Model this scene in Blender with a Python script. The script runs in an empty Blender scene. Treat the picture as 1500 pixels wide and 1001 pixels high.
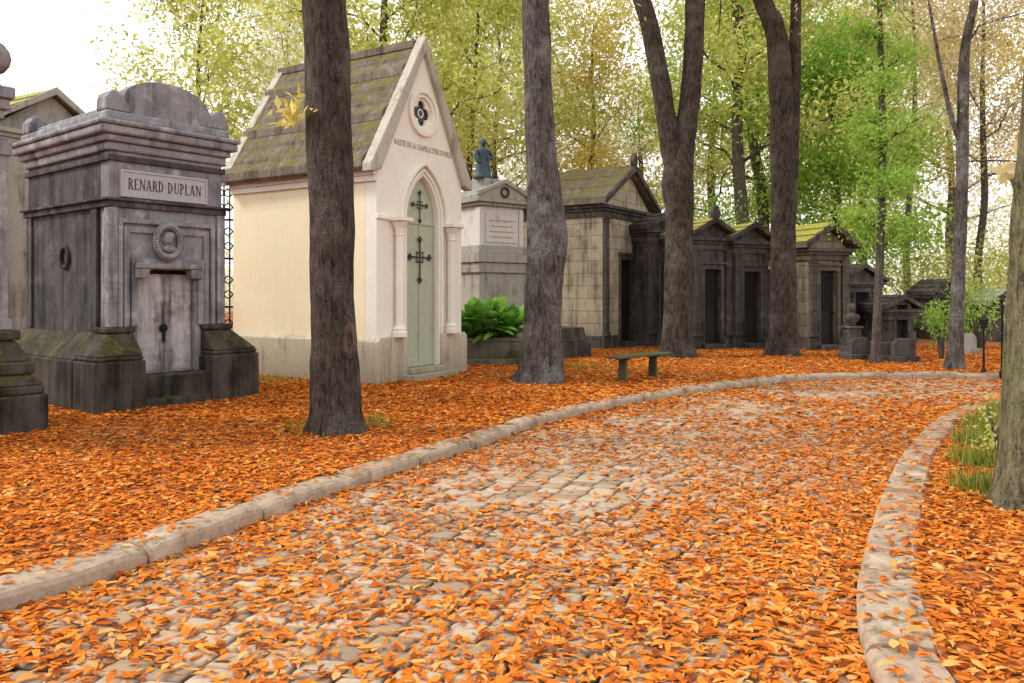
import bpy, bmesh, math, random
import numpy as np
from mathutils import Vector, Matrix, noise
from mathutils.geometry import tessellate_polygon
random.seed(7); rng = np.random.default_rng(7)
S = bpy.context.scene; C = S.collection
F = 1130.0; HOR = 430.0; CAM = 1.6; GZ = 0.10
R = math.radians; PI = math.pi
def G(px, py, z=GZ):
    Y = F*(CAM-z)/(py-HOR); return Vector(((px-750)/F*Y, Y, z))
def at(px, Y, z=GZ): return Vector(((px-750)/F*Y, Y, z))
def hz(py, Y): return CAM-(py-HOR)*Y/F
def fitw(loc, a, px):
    k = (px-750)/F; c, s = math.cos(R(a)), math.sin(R(a))
    return (k*loc.y-loc.x)/(c-k*s)
def fitd(loc, a, px):
    k = (px-750)/F; c, s = math.cos(R(a)), math.sin(R(a))
    return (loc.x-k*loc.y)/(s+k*c)

# ------------------------------------------------------------------ mesh builder
class MB:
    def __init__(s): s.v = []; s.f = []
    def add(s, vs, fs):
        o = len(s.v); s.v += [tuple(p) for p in vs]; s.f += [tuple(i+o for i in f) for f in fs]
    def box(s, x0, x1, y0, y1, z0, z1): s.taper(x0, x1, y0, y1, z0, x0, x1, y0, y1, z1)
    def taper(s, x0, x1, y0, y1, z0, X0, X1, Y0, Y1, z1):
        s.add([(x0,y0,z0),(x1,y0,z0),(x1,y1,z0),(x0,y1,z0),(X0,Y0,z1),(X1,Y0,z1),(X1,Y1,z1),(X0,Y1,z1)],
              [(3,2,1,0),(4,5,6,7),(0,1,5,4),(1,2,6,5),(2,3,7,6),(3,0,4,7)])
    def prism(s, poly, y0, y1, holes=(), axis='y'):
        loops = [list(poly)]+[list(h) for h in holes]
        flat = [p for l in loops for p in l]; n = len(flat)
        tr = tessellate_polygon([[Vector((p[0], p[1], 0)) for p in l] for l in loops])
        def mk(p, d): return (p[0], d, p[1]) if axis == 'y' else ((d, p[0], p[1]) if axis == 'x' else (p[0], p[1], d))
        vs = [mk(p, y0) for p in flat]+[mk(p, y1) for p in flat]
        fs = [tuple(t) for t in tr]+[tuple(i+n for i in reversed(t)) for t in tr]
        o = 0
        for l in loops:
            m = len(l)
            for i in range(m):
                a, b = o+i, o+(i+1) % m; fs.append((a, b, b+n, a+n))
            o += m
        s.add(vs, fs)
    def lathe(s, prof, seg=16, c=(0,0,0), sx=1, sy=1):
        vs = []; fs = []
        for r, z in prof:
            for k in range(seg):
                t = 2*PI*k/seg; vs.append((c[0]+r*math.cos(t)*sx, c[1]+r*math.sin(t)*sy, c[2]+z))
        for i in range(len(prof)-1):
            for k in range(seg):
                k2 = (k+1) % seg; fs.append((i*seg+k, i*seg+k2, (i+1)*seg+k2, (i+1)*seg+k))
        fs.append(tuple(range(seg))[::-1]); fs.append(tuple((len(prof)-1)*seg+k for k in range(seg)))
        s.add(vs, fs)
    def tube(s, pts, radii, seg=10, nz=0, flare=0, seed=0, fz=0):
        n = len(pts); vs = []; fs = []; ref = Vector((1,0.13,0)); 
        for i, p in enumerate(pts):
            tg = (pts[min(i+1,n-1)]-pts[max(i-1,0)]); tg = tg.normalized() if tg.length > 1e-6 else Vector((0,0,1))
            a = ref-tg*ref.dot(tg)
            if a.length < .05: a = Vector((0,1,0))-tg*tg.y
            a.normalize(); ref = a.copy(); b = tg.cross(a)
            for k in range(seg):
                t = 2*PI*k/seg; d = a*math.cos(t)+b*math.sin(t); r = radii[i]
                if nz: 
                    q = p*1.6+d*1.1+Vector((seed*7.3,0,0)); r *= 1+nz*noise.noise(q)+nz*.5*noise.noise(q*3.1)
                if flare:
                    e = math.exp(-max(0,p.z-fz)/.22); r *= 1+flare*e*(.55+.45*math.cos(5*t+seed)+.25*math.cos(3*t+seed*2))
                vs.append(p+d*r)
        for i in range(n-1):
            for k in range(seg):
                k2 = (k+1) % seg; fs.append((i*seg+k, i*seg+k2, (i+1)*seg+k2, (i+1)*seg+k))
        fs.append(tuple(range(seg))[::-1]); fs.append(tuple((n-1)*seg+k for k in range(seg)))
        s.add(vs, fs)
    def ball(s, c, r, seg=14, sx=1, sy=1, sz=1):
        prof = [(max(.001, r*math.sin(PI*i/8)), -r*sz*math.cos(PI*i/8)) for i in range(9)]
        s.lathe(prof, seg, c, sx, sy)
    def ring_y(s, c, Rr, r, seg=24, sub=8, sz=1):
        vs = []; fs = []
        for i in range(seg):
            t = 2*PI*i/seg
            for j in range(sub):
                u = 2*PI*j/sub; q = Rr+r*math.cos(u)
                vs.append((c[0]+q*math.cos(t), c[1]+r*math.sin(u), c[2]+sz*q*math.sin(t)))
        for i in range(seg):
            for j in range(sub):
                i2, j2 = (i+1) % seg, (j+1) % sub; fs.append((i*sub+j, i2*sub+j, i2*sub+j2, i*sub+j2))
        s.add(vs, fs)
    def build(s, name, mat, parent=None, smooth=False, bevel=0):
        me = bpy.data.meshes.new(name); me.from_pydata(s.v, [], s.f)
        bm = bmesh.new(); bm.from_mesh(me); bmesh.ops.recalc_face_normals(bm, faces=bm.faces); bm.to_mesh(me); bm.free()
        if smooth: me.polygons.foreach_set('use_smooth', [True]*len(me.polygons))
        me.materials.append(mat); o = bpy.data.objects.new(name, me); C.objects.link(o)
        if parent: o.parent = parent
        if bevel:
            m = o.modifiers.new('bevel', 'BEVEL'); m.width = bevel; m.segments = 2; m.limit_method = 'ANGLE'; m.angle_limit = R(35)
        return o

def tag(o, label=None, cat=None, group=None, kind=None):
    if label: o['label'] = label
    if cat: o['category'] = cat
    if group: o['group'] = group
    if kind: o['kind'] = kind
    return o
def thing(name, label, cat, loc, rz=0, group=None):
    o = bpy.data.objects.new(name, None); C.objects.link(o); o.location = loc; o.rotation_euler = (0,0,R(rz)); o.empty_display_size = .2
    return tag(o, label, cat, group)
def np_mesh(name, verts, quads, mat, parent=None, tone=None, smooth=False, tris=None):
    me = bpy.data.meshes.new(name); me.vertices.add(len(verts)); me.vertices.foreach_set('co', verts.astype(np.float32).ravel())
    k = quads.shape[1]; nf = len(quads)
    me.loops.add(nf*k); me.loops.foreach_set('vertex_index', quads.astype(np.int32).ravel())
    me.polygons.add(nf); me.polygons.foreach_set('loop_start', np.arange(0, nf*k, k, dtype=np.int32))
    try: me.polygons.foreach_set('loop_total', np.full(nf, k, dtype=np.int32))
    except Exception: pass
    if smooth: me.polygons.foreach_set('use_smooth', np.ones(nf, dtype=bool))
    if tone is not None:
        at_ = me.attributes.new('tone', 'FLOAT', 'POINT'); at_.data.foreach_set('value', tone.astype(np.float32))
    me.update(calc_edges=True); me.validate()
    me.materials.append(mat); o = bpy.data.objects.new(name, me); C.objects.link(o)
    if parent: o.parent = parent
    return o
def text(s, size, name, mat, parent, loc, width=None, depth=.008):
    cu = bpy.data.curves.new('txt', 'FONT'); cu.body = s; cu.size = size; cu.align_x = 'CENTER'; cu.align_y = 'CENTER'; cu.extrude = depth/2; cu.resolution_u = 3
    ob = bpy.data.objects.new('txt', cu); C.objects.link(ob); bpy.context.view_layer.update()
    me = bpy.data.meshes.new_from_object(ob.evaluated_get(bpy.context.evaluated_depsgraph_get()))
    bpy.data.objects.remove(ob)
    xs = [v.co.x for v in me.vertices]; w = max(xs)-min(xs); k = (width/w) if width else 1
    for v in me.vertices: v.co = Vector((v.co.x*k+loc[0], -v.co.z+loc[1], v.co.y+loc[2]))
    me.materials.clear(); me.materials.append(mat); me.name = name
    o = bpy.data.objects.new(name, me); C.objects.link(o); o.parent = parent
    return o
# carved roman capitals with serifs, built stroke by stroke
def serif_text(s, h, width, name, mat, parent, loc):
    T, t, sv = .13, .055, .07
    def st(x, z0=0., z1=1., w=T): return [[(x-w/2,z0),(x+w/2,z0),(x+w/2,z1),(x-w/2,z1)]]
    def sf(x, z, w=T): z0, z1 = (z, z+.045) if z < .5 else (z-.045, z); return [[(x-w/2-sv,z0),(x+w/2+sv,z0),(x+w/2+sv,z1),(x-w/2-sv,z1)]]
    def hb(x0, x1, z): return [[(x0,z-t/2),(x1,z-t/2),(x1,z+t/2),(x0,z+t/2)]]
    def ln(x0, z0, x1, z1, w): return [[(x0-w/2,z0),(x0+w/2,z0),(x1+w/2,z1),(x1-w/2,z1)]]
    def bowl(x, z0, z1, rx):
        cz, rz_ = (z0+z1)/2, (z1-z0)/2; A = [(x+rx*math.cos(a), cz+rz_*math.sin(a)) for a in np.linspace(-PI/2, PI/2, 11)]; B = [(x+(rx-T)*math.cos(a), cz+(rz_-t)*math.sin(a)) for a in np.linspace(PI/2, -PI/2, 11)]; return [A+B]
    L = {'R': (.72, st(.15)+sf(.15,0)+sf(.15,1)+bowl(.2,.47,1,.38)+ln(.62,0,.36,.5,T)+sf(.63,0)), 'E': (.62, st(.15)+sf(.15,0)+hb(.1,.55,.975)+hb(.1,.58,.025)+hb(.15,.46,.52)+[[(.53,.85),(.575,.85),(.575,1),(.53,1)],[(.56,0),(.605,0),(.605,.16),(.56,.16)]]),
         'N': (.82, st(.14,0,1,t)+sf(.14,0,t)+st(.72,0,1,t)+sf(.72,1,t)+ln(.70,0,.16,1,T)+sf(.12,1,t)), 'A': (.80, ln(.12,0,.38,1,t)+ln(.66,0,.41,1,T)+hb(.22,.58,.36)+sf(.12,0,t)+sf(.67,0)),
         'D': (.80, st(.15)+sf(.15,0)+sf(.15,1)+bowl(.18,0,1,.52)), 'U': (.80, st(.17,.25,1)+sf(.17,1)+st(.66,.25,1,t)+sf(.66,1,t)+[[(.17+.245-.31*math.cos(a), .3-.31*math.sin(a)) for a in np.linspace(0,PI,12)]+[(.42+.22*math.cos(a), .3-.24*math.sin(a)) for a in np.linspace(0,PI,12)]]),
         'P': (.66, st(.15)+sf(.15,0)+sf(.15,1)+bowl(.2,.45,1,.38)), 'L': (.62, st(.15)+sf(.15,0)+sf(.15,1)+hb(.1,.56,.025)+[[(.53,0),(.575,0),(.575,.18),(.53,.18)]]), '-': (.36, hb(.06,.26,.48))}
    tot = sum(L[c][0]+.10 for c in s)-.10; k = width/tot; x = loc[0]-width/2; m = MB(); q = 0
    for ch in s:
        for poly in L[ch][1]:
            m.prism([(x+px_*k, loc[2]-h/2+pz_*h) for px_, pz_ in poly], loc[1]-.004-.0004*(q % 5), loc[1]+.004); q += 1
        x += (L[ch][0]+.10)*k
    return m.build(name, mat, parent)

# ------------------------------------------------------------------ materials
class NT:
    def __init__(s, name):
        s.m = bpy.data.materials.new(name); s.m.use_nodes = True; s.t = s.m.node_tree; s.b = s.t.nodes['Principled BSDF']
        s.out = s.t.nodes['Material Output']; s.b.inputs['Specular IOR Level'].default_value = .25
    def n(s, typ, props=None, **ins):
        nd = s.t.nodes.new(typ)
        for k, v in (props or {}).items(): setattr(nd, k, v)
        for k, v in ins.items():
            key = int(k[1:]) if k[0] == 'i' and k[1:].isdigit() else k.replace('_', ' ')
            s.set(nd.inputs[key], v)
        return nd
    def set(s, sock, v):
        if isinstance(v, bpy.types.NodeSocket): s.t.links.new(v, sock)
        elif isinstance(v, tuple) and len(v) == 3 and sock.type == 'RGBA': sock.default_value = (*v, 1)
        else: sock.default_value = v
    def co(s, scale=(1,1,1)):
        tc = s.n('ShaderNodeTexCoord').outputs['Object']
        return s.n('ShaderNodeMapping', Vector=tc, Scale=scale).outputs[0] if scale != (1,1,1) else tc
    def noise(s, vec, scale, detail=4, rough=.6, dist=0): return s.n('ShaderNodeTexNoise', Vector=vec, Scale=scale, Detail=detail, Roughness=rough, Distortion=dist).outputs[0]
    def rng(s, v, a, b, c=0., d=1.): return s.n('ShaderNodeMapRange', i0=v, i1=a, i2=b, i3=c, i4=d).outputs[0]
    def math(s, op, a, b=0.): return s.n('ShaderNodeMath', {'operation': op}, i0=a, i1=b).outputs[0]
    def mix(s, f, a, b, mode='MIX'):
        nd = s.n('ShaderNodeMix', {'data_type': 'RGBA', 'blend_type': mode}); s.set(nd.inputs[0], f); s.set(nd.inputs[6], a); s.set(nd.inputs[7], b); return nd.outputs[2]
    def ramp(s, f, stops):
        nd = s.n('ShaderNodeValToRGB', i0=f); e = nd.color_ramp.elements
        while len(e) < len(stops): e.new(.5)
        for x, (p, c) in zip(e, stops): x.position = p; x.color = (*c, 1)
        return nd.outputs[0]
    def bump(s, h, st=.4, dist=.02): s.set(s.b.inputs['Normal'], s.n('ShaderNodeBump', Strength=st, Distance=dist, Height=h).outputs[0])

def stone(name, base, dark, stain=.5, moss=0., mosscol=(.13,.13,.02), joints=None, rough=.9, bump=.5, pale=None, basegrime=0, jd=.28, grain=1.):
    k = NT(name); co = k.co()
    big = k.noise(co, 1.7, 5, .68); fine = k.noise(co, 22, 4, .7)
    st = k.noise(k.co((6,6,.5)), 1.0, 5, .65)
    mixf = k.math('ADD', k.math('MULTIPLY', st, .55), k.math('MULTIPLY', big, .45))
    lo = .68-stain*.36
    f = k.rng(mixf, lo, lo+.17)
    b2 = k.mix(k.rng(fine, .3, .7), tuple(c*(1-.18*grain) for c in base), tuple(min(1,c*(1+.12*grain)) for c in base))
    if pale: b2 = k.mix(k.rng(k.noise(co, 3.1, 5, .7), .52, .66), b2, pale)
    col = k.mix(f, b2, dark)
    h = k.math('ADD', k.math('MULTIPLY', fine, .5*grain), big)
    if joints:
        bw, bh, js = joints
        sp = k.n('ShaderNodeSeparateXYZ', i0=co); v = k.n('ShaderNodeCombineXYZ', i0=k.math('ADD', sp.outputs[0], sp.outputs[1]), i1=sp.outputs[2]).outputs[0]
        q = 1-(1-jd)*.38
        br = k.n('ShaderNodeTexBrick', Vector=v, Scale=1., Mortar_Size=js, Mortar_Smooth=.3, Brick_Width=bw, Row_Height=bh, Color1=(1,1,1), Color2=(q,q*.98,q*.94), Mortar=(jd,jd*.9,jd*.8))
        col = k.mix(1., col, br.outputs[0], 'MULTIPLY'); h = k.math('SUBTRACT', h, k.math('MULTIPLY', br.outputs[1], 1.-jd))
    if basegrime:
        sp2 = k.n('ShaderNodeSeparateXYZ', i0=co)
        g = k.math('MULTIPLY', k.rng(k.math('ADD', sp2.outputs[2], k.math('MULTIPLY', big, .6)), .35, 1.2, 1., 0.), basegrime)
        col = k.mix(g, col, (.07,.06,.035))
    if moss:
        nz = k.n('ShaderNodeSeparateXYZ', i0=k.n('ShaderNodeNewGeometry').outputs['Normal']).outputs[2]
        mf = k.math('MULTIPLY', k.rng(nz, .15, .6), k.rng(k.noise(co, 3.2, 7, .75), .62-moss*.35, .74-moss*.35))
        mc = k.mix(k.rng(fine, .35, .65), mosscol, tuple(c*1.9 for c in mosscol))
        col = k.mix(mf, col, mc); h = k.math('ADD', h, k.math('MULTIPLY', mf, .5))
    k.set(k.b.inputs['Base Color'], col); k.b.inputs['Roughness'].default_value = rough
    k.bump(h, bump, .03); return k.m

def bark(name, a, b, lich_haze=(.3,.29,.24), la=.4):
    k = NT(name); co = k.co((1,1,.22)); c0 = k.co()
    n0 = k.noise(co, 26, 6, .75, .6); n1 = k.noise(c0, 60, 4, .7); n2 = k.noise(c0, 2.2, 5, .65); n3 = k.noise(k.co((1,1,.5)), 9, 4, .7)
    h = k.math('ADD', k.math('MULTIPLY', n0, .75), k.math('ADD', k.math('MULTIPLY', n1, .25), k.math('MULTIPLY', n3, .35)))
    col = k.mix(k.rng(h, .57, .78), a, b)
    col = k.mix(k.math('MULTIPLY', k.rng(n2, .48, .64), k.math('MULTIPLY', k.rng(n1, .42, .56), la)), col, lich_haze)
    k.set(k.b.inputs['Base Color'], col); k.b.inputs['Roughness'].default_value = .92; k.bump(h, 1., .12); return k.m

def leafmat(name, stops, trans=.4):
    k = NT(name); a = k.n('ShaderNodeAttribute', {'attribute_name': 'tone'}).outputs['Fac']
    col = k.ramp(a, stops)
    d = k.n('ShaderNodeBsdfDiffuse', Color=col).outputs[0]; tr = k.n('ShaderNodeBsdfTranslucent', Color=col).outputs[0]
    mx = k.n('ShaderNodeMixShader', i0=trans, i1=d, i2=tr).outputs[0]; k.t.links.new(mx, k.out.inputs[0]); return k.m
def plain(name, col, rough=.6, metal=0, var=.25):
    k = NT(name); n = k.noise(k.co(), 9, 5, .65); k.set(k.b.inputs['Base Color'], k.mix(k.rng(n, .3, .7), tuple(c*(1-var) for c in col), tuple(min(1,c*(1+var)) for c in col)))
    k.b.inputs['Roughness'].default_value = rough; k.b.inputs['Metallic'].default_value = metal; k.bump(n, .15, .01); return k.m

def litter():
    k = NT('leaf_litter'); co = k.co()
    w = k.n('ShaderNodeMix', {'data_type':'VECTOR'}, i0=.06, i4=co, i5=k.n('ShaderNodeTexNoise', Vector=co, Scale=9., Detail=3.).outputs[1]).outputs[1]
    v = k.n('ShaderNodeTexVoronoi', Vector=w, Scale=20.)
    r = k.n('ShaderNodeSeparateColor', i0=v.outputs['Color']).outputs[0]
    col = k.ramp(r, [(0,(.08,.028,.012)),(.3,(.25,.068,.018)),(.6,(.42,.118,.022)),(.85,(.50,.185,.04)),(1,(.30,.17,.08))])
    soil = k.rng(k.noise(co, 1.1, 5, .65), .50, .64)
    col = k.mix(k.math('MULTIPLY', soil, .6), col, (.14,.085,.042))
    k.set(k.b.inputs['Base Color'], col); k.b.inputs['Roughness'].default_value = .9
    k.bump(k.math('ADD', v.outputs['Distance'], r), .8, .03); return k.m
def cobble():
    k = NT('cobblestone'); co = k.co(); a = k.n('ShaderNodeAttribute', {'attribute_name': 'tone'}).outputs['Fac']
    n = k.noise(co, 30, 4, .7); n2 = k.noise(co, 2.2, 4, .6)
    col = k.ramp(a, [(0,(.045,.028,.016)),(.08,(.055,.036,.022)),(.14,(.23,.16,.105)),(.5,(.36,.265,.18)),(1,(.48,.37,.265))])
    col = k.mix(k.rng(n, .35, .65, 0, .35), col, (.20,.14,.09)); col = k.mix(k.rng(n2, .5, .7, 0, .3), col, (.38,.22,.11))
    k.set(k.b.inputs['Base Color'], col); k.b.inputs['Roughness'].default_value = .65; k.b.inputs['Specular IOR Level'].default_value = .28
    k.bump(n, .25, .01); return k.m

M = {}
M['chapel'] = stone('cream_limestone', (.86,.755,.525), (.74,.57,.35), .2, joints=(.95,.38,.003), bump=.04, pale=(.87,.79,.60), jd=.93, grain=.3)
M['chapel_front'] = stone('pale_limestone', (.79,.745,.645), (.62,.54,.43), .28, bump=.06, pale=(.83,.80,.72), grain=.4)
M['chapel_plinth'] = stone('plinth_limestone', (.60,.53,.40), (.28,.21,.12), .48, bump=.25, basegrime=.5)
M['chapel_trim'] = stone('trim_limestone', (.46,.42,.35), (.2,.17,.12), .5, moss=.25, bump=.4)
M['slab_roof'] = stone('mossy_slab_roof', (.17,.135,.10), (.05,.04,.03), .54, moss=.5, mosscol=(.105,.085,.02), bump=.9, pale=(.28,.235,.185))
M['renard'] = stone('blue_grey_stone', (.245,.235,.245), (.045,.042,.045), .58, bump=.5, pale=(.38,.365,.375), basegrime=.8)
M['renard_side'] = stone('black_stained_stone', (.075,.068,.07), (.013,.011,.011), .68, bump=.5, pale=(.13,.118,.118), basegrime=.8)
M['renard_plinth'] = stone('dark_mossy_plinth', (.075,.06,.045), (.014,.011,.008), .70, moss=.4, mosscol=(.055,.05,.012), bump=.9)
M['renard_door'] = stone('streaked_zinc_door', (.41,.38,.365), (.06,.048,.043), .66, bump=.3, pale=(.59,.56,.54))
M['plaque'] = stone('plaque_stone', (.40,.385,.395), (.2,.18,.18), .34, bump=.2)
M['grey_tomb'] = stone('grey_tomb_stone', (.34,.32,.28), (.09,.08,.068), .52, moss=.3, bump=.5)
M['grey_light'] = stone('pale_grey_stone', (.58,.55,.52), (.25,.22,.19), .38, bump=.3)
M['trough'] = stone('mossy_trough_stone', (.20,.175,.135), (.05,.042,.03), .55, moss=.4, mosscol=(.08,.08,.02), bump=.6, basegrime=.5)
M['ochre'] = stone('ochre_block_stone', (.44,.385,.28), (.095,.085,.068), .55, joints=(.95,.34,.014), bump=.5, basegrime=.6, pale=(.56,.46,.27), jd=.62)
M['dark'] = stone('blackened_stone', (.085,.073,.064), (.018,.016,.014), .64, bump=.6, pale=(.15,.132,.115))
M['dark2'] = stone('sooty_brown_stone', (.12,.10,.082), (.025,.021,.017), .6, bump=.6, pale=(.18,.155,.125), joints=(.8,.34,.006))
M['tan_dark'] = stone('weathered_tan_stone', (.26,.22,.155), (.04,.033,.025), .56, bump=.6, joints=(.8,.32,.008))
M['moss_roof'] = stone('moss_covered_roof', (.15,.12,.085), (.04,.035,.025), .5, moss=.92, mosscol=(.22,.205,.03), bump=1.)
M['white'] = stone('white_marble', (.75,.74,.72), (.45,.42,.39), .25, bump=.1)
M['kerbs'] = stone('granite_kerb', (.36,.27,.19), (.13,.09,.055), .48, moss=.22, mosscol=(.10,.085,.02), bump=.6, pale=(.46,.365,.275))
M['bench'] = stone('mossy_bench_stone', (.085,.085,.045), (.028,.03,.015), .5, moss=.6, mosscol=(.065,.085,.018), bump=.6)
M['bark_dark'] = bark('dark_brown_bark', (.014,.010,.008), (.13,.094,.072), (.26,.23,.20), .6)
M['bark_grey'] = bark('grey_brown_bark', (.03,.024,.02), (.21,.175,.155), (.40,.40,.405), .8)  # pale lichen patches, greyed to paint in the haze over upper trunks
M['bark_far'] = bark('dull_brown_bark', (.05,.042,.035), (.19,.155,.125), (.24,.23,.18), .4)  # plain dull brown for background trees and shrub stems
M['bark_moss'] = bark('mossy_bark', (.06,.05,.028), (.33,.29,.17), (.27,.30,.10), .85)
M['wound'] = bark('pale_wound_wood', (.08,.05,.035), (.22,.15,.11), (.30,.22,.17), .3)
M['iron'] = plain('black_iron', (.012,.012,.012), .5, .4)
M['iron_grey'] = plain('grey_wrought_iron', (.035,.035,.032), .6, .2)
M['door_green'] = plain('sage_green_paint', (.40,.43,.31), .5, 0, .10)
M['door_dark'] = plain('dark_bronze_door', (.018,.016,.015), .6, .2)
M['engraved'] = plain('dark_lettering', (.04,.03,.028), .8)
M['engraved_soft'] = plain('brown_lettering', (.38,.30,.22), .8)
M['glass'] = plain('dark_glass', (.05,.048,.048), .2)
M['verdigris'] = plain('blue_green_bronze', (.055,.085,.105), .6, .2)
M['soil'] = plain('dark_soil', (.09,.055,.03), .95)
M['litter'] = litter(); M['cobble'] = cobble()
M['fallen'] = leafmat('fallen_leaf', [(0,(.17,.05,.02)),(.16,(.36,.085,.017)),(.38,(.58,.145,.02)),(.62,(.70,.22,.03)),(.85,(.74,.31,.058)),(1,(.72,.41,.15))], .25)
M['lf_gold'] = leafmat('golden_leaf', [(0,(.40,.32,.05)),(.4,(.62,.52,.11)),(.75,(.76,.64,.19)),(1,(.82,.72,.34))], .62)
M['lf_lime'] = leafmat('yellow_green_leaf', [(0,(.27,.32,.05)),(.4,(.50,.54,.12)),(.75,(.67,.67,.21)),(1,(.77,.73,.36))], .62)
M['lf_green'] = leafmat('green_leaf', [(0,(.14,.27,.045)),(.4,(.30,.51,.08)),(.75,(.48,.66,.15)),(1,(.62,.68,.2))], .62)
M['lf_rust'] = leafmat('rusty_leaf', [(0,(.42,.30,.14)),(.4,(.58,.46,.22)),(.75,(.70,.58,.29)),(1,(.75,.67,.4))], .62)
M['lf_far'] = leafmat('hazy_yellow_leaf', [(0,(.58,.62,.40)),(.4,(.70,.71,.46)),(.75,(.79,.77,.53)),(1,(.84,.82,.66))], .62)  # distance haze painted in: leaf colours paled for the far trees
M['lf_plant'] = leafmat('glossy_plant_leaf', [(0,(.02,.075,.012)),(.5,(.09,.25,.03)),(1,(.30,.49,.09))], .3)
M['grass'] = leafmat('grass_blade', [(0,(.08,.11,.02)),(.5,(.22,.26,.04)),(1,(.42,.40,.10))], .35)

# ------------------------------------------------------------------ ground, kerbs, road
def catmull(pts, step):
    P = [Vector(p) for p in pts]; P = [2*P[0]-P[1]]+P+[2*P[-1]-P[-2]]; out = []
    for i in range(1, len(P)-2):
        n = max(2, int((P[i+1]-P[i]).length/step))
        for k in range(n):
            t = k/n; a, b, c, d = P[i-1:i+3]
            out.append(.5*((2*b)+(c-a)*t+(2*a-5*b+4*c-d)*t*t+(3*b-a-3*c+d)*t**3))
    out.append(P[-2]); return out
def resample(pts, n):
    d = [0]
    for a, b in zip(pts, pts[1:]): d.append(d[-1]+(b-a).length)
    xs = np.linspace(0, d[-1], n); A = np.array([tuple(p) for p in pts])
    return [Vector((float(np.interp(x, d, A[:,0])), float(np.interp(x, d, A[:,1])), 0)) for x in xs], d[-1]
KZ = .115
Lp = [(-4.9,-1.6,0),(-4.1,.3,0),(-3.4,1.8,0),(-2.9,2.9,0)]+[(*G(px,py,KZ).xy,0) for px,py in [(0,868),(150,822),(300,770),(450,716),(570,680),(700,640),(800,609),(900,587),(1000,570),(1100,557),(1200,549),(1300,547)]]+[(8.9,14.25,0),(12,13.9,0),(16,13,0)]
Rp = [(1.22,-1.6,0),(1.24,0,0),(1.27,1.2,0),(1.33,2.2,0)]+[(*G(px,py,KZ).xy,0) for px,py in [(1302,1001),(1268,930),(1256,860),(1268,785),(1298,700),(1330,650),(1370,612),(1420,590)]]+[(7.6,11.2,0),(9.2,11.6,0),(12,11.4,0),(16,10.5,0)]
Lc, Ll = resample(catmull(Lp, .12), 200); Rc, Rl = resample(catmull(Rp, .12), 200)
def offset(c, w):
    out = []
    for i, p in enumerate(c):
        t = (c[min(i+1,len(c)-1)]-c[max(i-1,0)]).normalized(); out.append(p+Vector((-t.y, t.x, 0))*w)
    return out
KWL, KWR = .24, .29
Lo = offset(Lc, KWL); Ro = offset(Rc, -KWR)
g = MB(); g.add([(-400,-100,-.09),(400,-100,-.09),(400,700,-.09),(-400,700,-.09)], [(0,1,2,3)])
tag(g.build('ground', M['litter']), 'leaf strewn ground reaching to the horizon', 'ground', kind='structure')
def verge(name, edge, far, label):
    poly = [(p.x, p.y) for p in edge]+far; m = MB()
    tr = tessellate_polygon([[Vector((x, y, 0)) for x, y in poly]]); m.add([(x, y, GZ) for x, y in poly], [tuple(t) for t in tr])
    o = m.build(name, M['litter']); 
    if o.data.polygons[0].normal.z < 0: o.data.flip_normals()
    tag(o, label, 'verge', kind='structure')
verge('left_verge', offset(Lc, KWL-.02), [(60,13),(60,90),(-60,90),(-60,-1.6)], 'wide leaf covered verge between the tombs and the left kerb')
verge('right_verge', offset(Rc, -KWR+.02), [(40,10.4),(40,-1.6)], 'leaf covered verge under the mossy tree on the right')
def kerb(name, c, w, label):
    _, L = resample(c, 10); m = MB(); n = int(L/.95); N = n*6+1; cs, _ = resample(c, N)
    sg = 1 if w > 0 else -1; aw = abs(w)
    for k in range(n):
        jo = random.uniform(-.014,.014); jz = random.uniform(-.012,.010); ww = aw+random.uniform(-.02,.02); seg = cs[k*6:k*6+7]
        vs = []; fs = []; fulls = offset(cs, sg)
        for i, p in enumerate(seg):
            nrm = (fulls[k*6+i]-p); 
            q = p.copy()
            if i == 0: q = p.lerp(seg[1], .05)
            if i == 6: q = p.lerp(seg[5], .05)
            e = .016 if i in (0,6) else 0
            w1 = .010*noise.noise(q*4)+.004*noise.noise(q*13)
            prof = [(0+jo+w1,-.08),(0+jo+w1,KZ+jz-.04-e),(.014+jo+w1,KZ+jz-.014-e),(.05+jo,KZ+jz-e),(ww-.03,KZ+jz-e+.006),(ww,KZ+jz-.03-e),(ww,-.08)]
            for a, z in prof:
                vs.append((q.x+nrm.x*a, q.y+nrm.y*a, z+.007*noise.noise(Vector((q.x*4,q.y*4,a*9)))))
        for i in range(6):
            for j in range(6): fs.append((i*7+j, i*7+j+1, i*7+8+j, i*7+7+j))
        fs.append((0,1,2,3,4,5,6)); fs.append(tuple(42+j for j in range(7)))
        m.add(vs, fs)
    o = m.build(name, M['kerbs'], smooth=False); tag(o, label, 'kerb', kind='structure')
kerb('left_kerb', Lc, KWL, 'row of worn granite kerb stones along the left of the road')
kerb('right_kerb', Rc, -KWR, 'broad granite kerb curving along the right of the road')
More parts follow.
